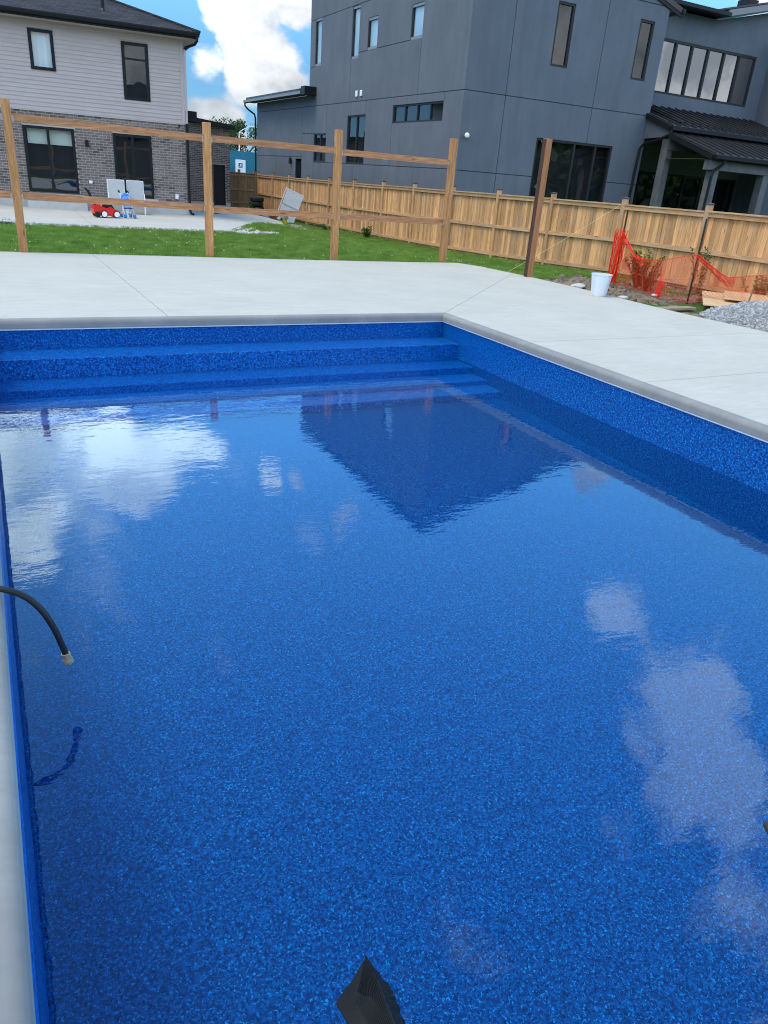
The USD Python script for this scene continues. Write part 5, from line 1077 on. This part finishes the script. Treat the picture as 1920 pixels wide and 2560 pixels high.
for u_ in np.linspace(0.06, 0.60, 14):
    p = (R_ * (1 - u_) + L2_ * u_)[3:] + [0, 0, 0.0012]; rb.tube(p[::3], 0.0014, 4)
obj(MT, 'ribs', rb, RIBBED)
fl0 = np.array([(-5.262, -8.247, 0.014), (-5.248, -8.272, 0.022), (-5.240, -8.29, 0.026), (-5.228, -8.30, 0.031), (-5.222, -8.33, 0.035), (-5.222, -8.40, 0.038), (-5.23, -8.6, 0.040)]); fl1 = np.array([(-5.264, -8.246, 0.013), (-5.302, -8.270, 0.015), (-5.298, -8.30, 0.017), (-5.292, -8.34, 0.018), (-5.290, -8.38, 0.018), (-5.289, -8.44, 0.018), (-5.288, -8.6, 0.018)])
obj(MT, 'overlapping_flap', sheet(resample(fl0, 24), resample(fl1, 24), 0.003, 5), RIBBED)
BD = thing('dark_board', 'dark brown board end jutting over the pool at the right edge of the photo', 'board', loc=(-3.908, -8.335, 0.0), rz=-31)
obj(BD, 'board', chamfer_box((0.0, -0.95, 0.0), (0.22, 0.02, 0.022), 0.004), mat('dark_brown_board', (0.030, 0.020, 0.014), (0.05, 0.035, 0.025), scale=5, rough=0.7))

# ------------------------------------------------------------------ far things seen between the houses
HB = thing('teal_hoarding', 'tall teal hoarding panel with a pale arc behind the gap between the houses', 'hoarding', loc=(15.5, 60, 0))
obj(HB, 'panel', chamfer_box((-3.2, 0, -0.8), (3.4, 0.12, 2.97), 0.01), TEAL)
for r in (2.25, 2.45):
    m = MB(); m.tube([(-1.6 + r * math.cos(a), -0.008, 0.75 + r * math.sin(a)) for a in np.linspace(-0.5, 1.35, 30)], 0.018, 4); obj(HB, 'arc_line', m, TEALL)
SG = thing('white_sign', 'white sign board with a small dark teal square in front of the teal hoarding', 'sign', loc=(14.9, 59, 0))
obj(SG, 'board', chamfer_box((-0.45, -0.03, 0.85), (0.43, 0.03, 2.28), 0.05), WHITE)
lg = obj(SG, 'logo', chamfer_box((-0.20, -0.036, 1.66), (0.16, -0.0305, 2.02), 0.002), NAVY)
dm = trimesh.creation.cylinder(0.075, 0.004, sections=20); dm.apply_transform(trimesh.transformations.rotation_matrix(np.pi / 2, [1, 0, 0])); dm.apply_translation((0.0, -0.039, 1.88)); obj(lg, 'dot', dm, WHITE)
obj(lg, 'line', _box((-0.14, -0.039, 1.73), (0.10, -0.0365, 1.76)), WHITE)
for x in (-0.3, 0.3): obj(SG, 'leg', _box((x - 0.03, -0.02, -0.6), (x + 0.03, 0.02, 0.848)), WHITE)
SL = thing('street_lamp', 'white street lamp with a slanting arm in front of the far trees', 'street lamp', loc=(30.2, 110, 0))
m = MB(); m.tube([(0, 0, -1), (0, 0, 4), (0, 0, 6.4)], [0.11, 0.095, 0.085], 8); obj(SL, 'pole', m, WHITE)
m = MB(); m.tube([(0, 0, 6.4), (0.5, 0, 6.75), (1.5, 0, 7.25), (2.0, 0, 7.3)], 0.06, 6); obj(SL, 'arm', m, WHITE)
obj(SL, 'lamp_head', chamfer_box((1.9, -0.16, 7.22), (2.7, 0.16, 7.36), 0.04), WHITE)
def tree(loc, h, r, label, seed, leaf=1.0):
    t = thing('far_tree', label, 'tree', 'trees beyond the houses', loc=loc)
    g = random.Random(seed); m = MB(); m.tube([(0, 0, -0.5), (0.05, 0, h * 0.3), (0, 0.1, h * 0.55)], [r * 0.07, r * 0.055, r * 0.03], 8)
    for i in range(6):
        a = i * 1.05 + g.random(); m.tube([(0, 0, h * (0.28 + 0.04 * i)), (math.cos(a) * r * .45, math.sin(a) * r * .45, h * (0.5 + 0.04 * i))], [r * 0.03, r * 0.012], 5)
    obj(t, 'trunk', m, BARK)
    G = np.random.default_rng(seed); cl = []
    for i in range(26):
        a, z = G.uniform(0, 6.28), G.uniform(0.32, 0.98); rr = r * math.sqrt(max(0.02, 1 - ((z - 0.58) / 0.44) ** 2)) * G.uniform(0.35, 0.95); cl.append((rr * math.cos(a), rr * math.sin(a), z * h, r * G.uniform(0.20, 0.36)))
    P = np.concatenate([np.array(c[:3]) + (lambda d: d / np.linalg.norm(d, axis=1, keepdims=True) * (G.random((len(d), 1)) ** 0.4))(G.normal(size=(230, 3))) * c[3] for c in cl])
    d1 = G.normal(size=P.shape); d1 /= np.linalg.norm(d1, axis=1, keepdims=True); d2 = np.cross(d1, G.normal(size=P.shape)); d2 /= np.linalg.norm(d2, axis=1, keepdims=True)
    s = G.uniform(0.10, 0.22, (len(P), 1)) * (h / 9) * leaf; v = np.stack([P - d1 * s, P + d2 * s * .6, P + d1 * s, P - d2 * s * .6], 1).reshape(-1, 3); i4 = np.arange(len(P))[:, None] * 4
    obj(t, 'crown', (v, np.vstack([i4 + [0, 1, 2], i4 + [0, 2, 3]])), FOLIAGE)
for i, (x, y, h, r, lb) in enumerate([(31.0, 124, 8.3, 4.2, 'broad green tree behind the street lamp, left of the row'), (36.5, 126, 8.8, 4.6, 'green tree at the grey house corner, centre of the far row'), (27.0, 130, 8.2, 4.0, 'green tree just right of the brick garage roof'), (42.0, 128, 8.6, 4.4, 'green tree hidden behind the stucco house end')]):
    tree((x, y, -0.3), h, r, lb, 70 + i)
plant((18.2, 57.5, -0.2), 'young green sapling in front of the teal hoarding top', 0.5, 3.4, 50, 0.22, 90, cat='sapling', stems=7)

# ------------------------------------------------------------------ grass and clover on the lawn
def tuft(seed, n_, w):
    g = np.random.default_rng(seed); v, f = [], []
    for i in range(n_):
        x, y = g.uniform(-w / 2, w / 2, 2); h = g.uniform(0.03, 0.075); a = g.uniform(0, 6.28); b = g.uniform(0, 6.28); l = g.uniform(0.005, 0.035); wd = g.uniform(0.002, 0.0042)
        dx, dy = math.cos(a) * wd, math.sin(a) * wd; lx, ly = math.cos(b) * l, math.sin(b) * l; k_ = len(v)
        v += [(x - dx, y - dy, -0.01), (x + dx, y + dy, -0.01), (x + dx * .7 + lx * .4, y + dy * .7 + ly * .4, h * .6), (x - dx * .7 + lx * .4, y - dy * .7 + ly * .4, h * .6), (x + lx, y + ly, h)]
        f += [(k_, k_ + 1, k_ + 2), (k_, k_ + 2, k_ + 3), (k_ + 3, k_ + 2, k_ + 4)]
    return np.array(v), np.array(f)
from shapely import contains_xy
lawn_area = sbox(-9.0, 6.36, 7.93, 22.5).difference(unary_union([deck_poly.buffer(0.02), pat.buffer(0.03), Polygon([(-9.5, 13.4), (0.8, 13.2), (6.2, 25), (-9.5, 30)])])).union(Polygon([(4.30, 6.4), (4.7, 4.2), (4.9, 3.95), (7.92, 4.1), (7.92, 6.5)]))
la = lawn_area.buffer(-0.10); lb_ = lawn_area.buffer(-0.035)
G1 = np.random.default_rng(8); pts = []
gx = np.arange(-9, 8, 0.155)
for x in gx:
    for y in np.arange(3.9, 22.5, 0.155):
        pts.append((x + G1.uniform(-.07, .07), y + G1.uniform(-.07, .07)))
pts = np.array(pts); pts = pts[contains_xy(la, pts[:, 0], pts[:, 1])]
gp3 = np.stack([pts[:, 0], pts[:, 1], ground(pts[:, 0], pts[:, 1])], -1)
hs = (0.6 + 0.8 * G1.random(len(pts)) ** 1.5) * (0.62 + 0.75 * meshkit.fbm(np.stack([pts[:, 0] * 1.1, pts[:, 1] * 1.1, 0 * pts[:, 0]], -1), 3, 2))
scatter('lawn_grass', [(tuft(s, 75, 0.26), BLADE) for s in range(6)], gp3, hs, label='short green grass blades of the lawn', tilt_=False, seed=5)
edge = []
for ring in geoms(lb_): 
    L_ = ring.exterior.length
    for d in np.arange(0, L_, 0.03):
        p = ring.exterior.interpolate(d); edge.append((p.x + G1.uniform(-.05, .05), p.y + G1.uniform(-.05, .05)))
edge = np.array(edge); ez = ground(edge[:, 0], edge[:, 1])
scatter('edge_grass', [(tuft(30 + s, 16, 0.07), BLADE) for s in range(4)], np.stack([edge[:, 0], edge[:, 1], ez], -1), 0.9 + 0.9 * G1.random(len(edge)) ** 2, label='longer uncut grass along the lawn edge', tilt_=False, seed=6)
cl = pts[G1.random(len(pts)) < 0.03 * (meshkit.noise(np.stack([pts[:, 0] * .8, pts[:, 1] * .8, 0 * pts[:, 0]], -1), 4) > 0.5)]
cl = np.vstack([cl, G1.uniform((-6, 6.6), (7.5, 9.5), (60, 2))]); cl = cl[contains_xy(la, cl[:, 0], cl[:, 1])]
scatter('clover_flowers', [(trimesh.creation.icosphere(0, 0.013), CLOVER)], np.stack([cl[:, 0], cl[:, 1], ground(cl[:, 0], cl[:, 1]) + 0.06], -1), G1.uniform(0.6, 1.2, len(cl)), label='tiny white clover flowers dotted in the lawn', seed=7)

# ------------------------------------------------------------------ the side of the yard behind the photographer (seen mirrored in the windows)
NH = thing('neighbour_house', 'house behind the photographer, seen only mirrored in the patio doors', 'house', loc=(-4, -21, 0))
obj(NH, 'wall', chamfer_box((-10, -8, -0.2), (9, 0, 5.4), 0.02), BRICKS[2])
nv = np.array([(-10.5, 0.5, 5.41), (9.5, 0.5, 5.41), (9.5, -8.5, 5.41), (-10.5, -8.5, 5.41), (-6, -4, 7.6), (5, -4, 7.6)]); obj(NH, 'roof', (nv, np.array([(0, 1, 5), (0, 5, 4), (1, 2, 5), (2, 3, 4), (2, 4, 5), (3, 0, 4), (0, 3, 2), (0, 2, 1)])), SHINGLE)
for x in (-7, -2.5, 2, 6): 
    w_ = obj(NH, 'window', chamfer_box((x - 0.6, 0.002, 3.2), (x + 0.6, 0.05, 4.6), 0.01), BLACK); obj(w_, 'pane', _box((x - 0.52, 0.052, 3.28), (x + 0.52, 0.056, 4.52)), BLACKV)
G9 = np.random.default_rng(77); nw_ = 16000; tw = G9.random(nw_); px_ = np.interp(tw, [0, 0.5, 1], [9, 42, 66]); py_w = np.interp(tw, [0, 0.5, 1], [-36, -24, 4]) + G9.normal(0, 1.6, nw_)
top_ = 5.6 + 2.4 * meshkit.fbm(np.stack([tw * 22, 0 * tw, 0 * tw], -1), 3, 6)
P = np.stack([px_ + G9.normal(0, 1.4, nw_), py_w, -0.3 + top_ * G9.random(nw_) ** 0.8], -1); d1 = G9.normal(size=P.shape); d1 /= np.linalg.norm(d1, axis=1, keepdims=True); d2 = np.cross(d1, G9.normal(size=P.shape)); d2 /= np.linalg.norm(d2, axis=1, keepdims=True)
sz_ = G9.uniform(0.35, 0.75, (nw_, 1)); i4 = np.arange(nw_)[:, None] * 4
obj('/World', 'far_wood', (np.stack([P - d1 * sz_, P + d2 * sz_ * .6, P + d1 * sz_, P - d2 * sz_ * .6], 1).reshape(-1, 3), np.vstack([i4 + [0, 1, 2], i4 + [0, 2, 3]])), FOLIAGE, kind='stuff', label='dark wood behind the photographer, seen only mirrored in the windows')
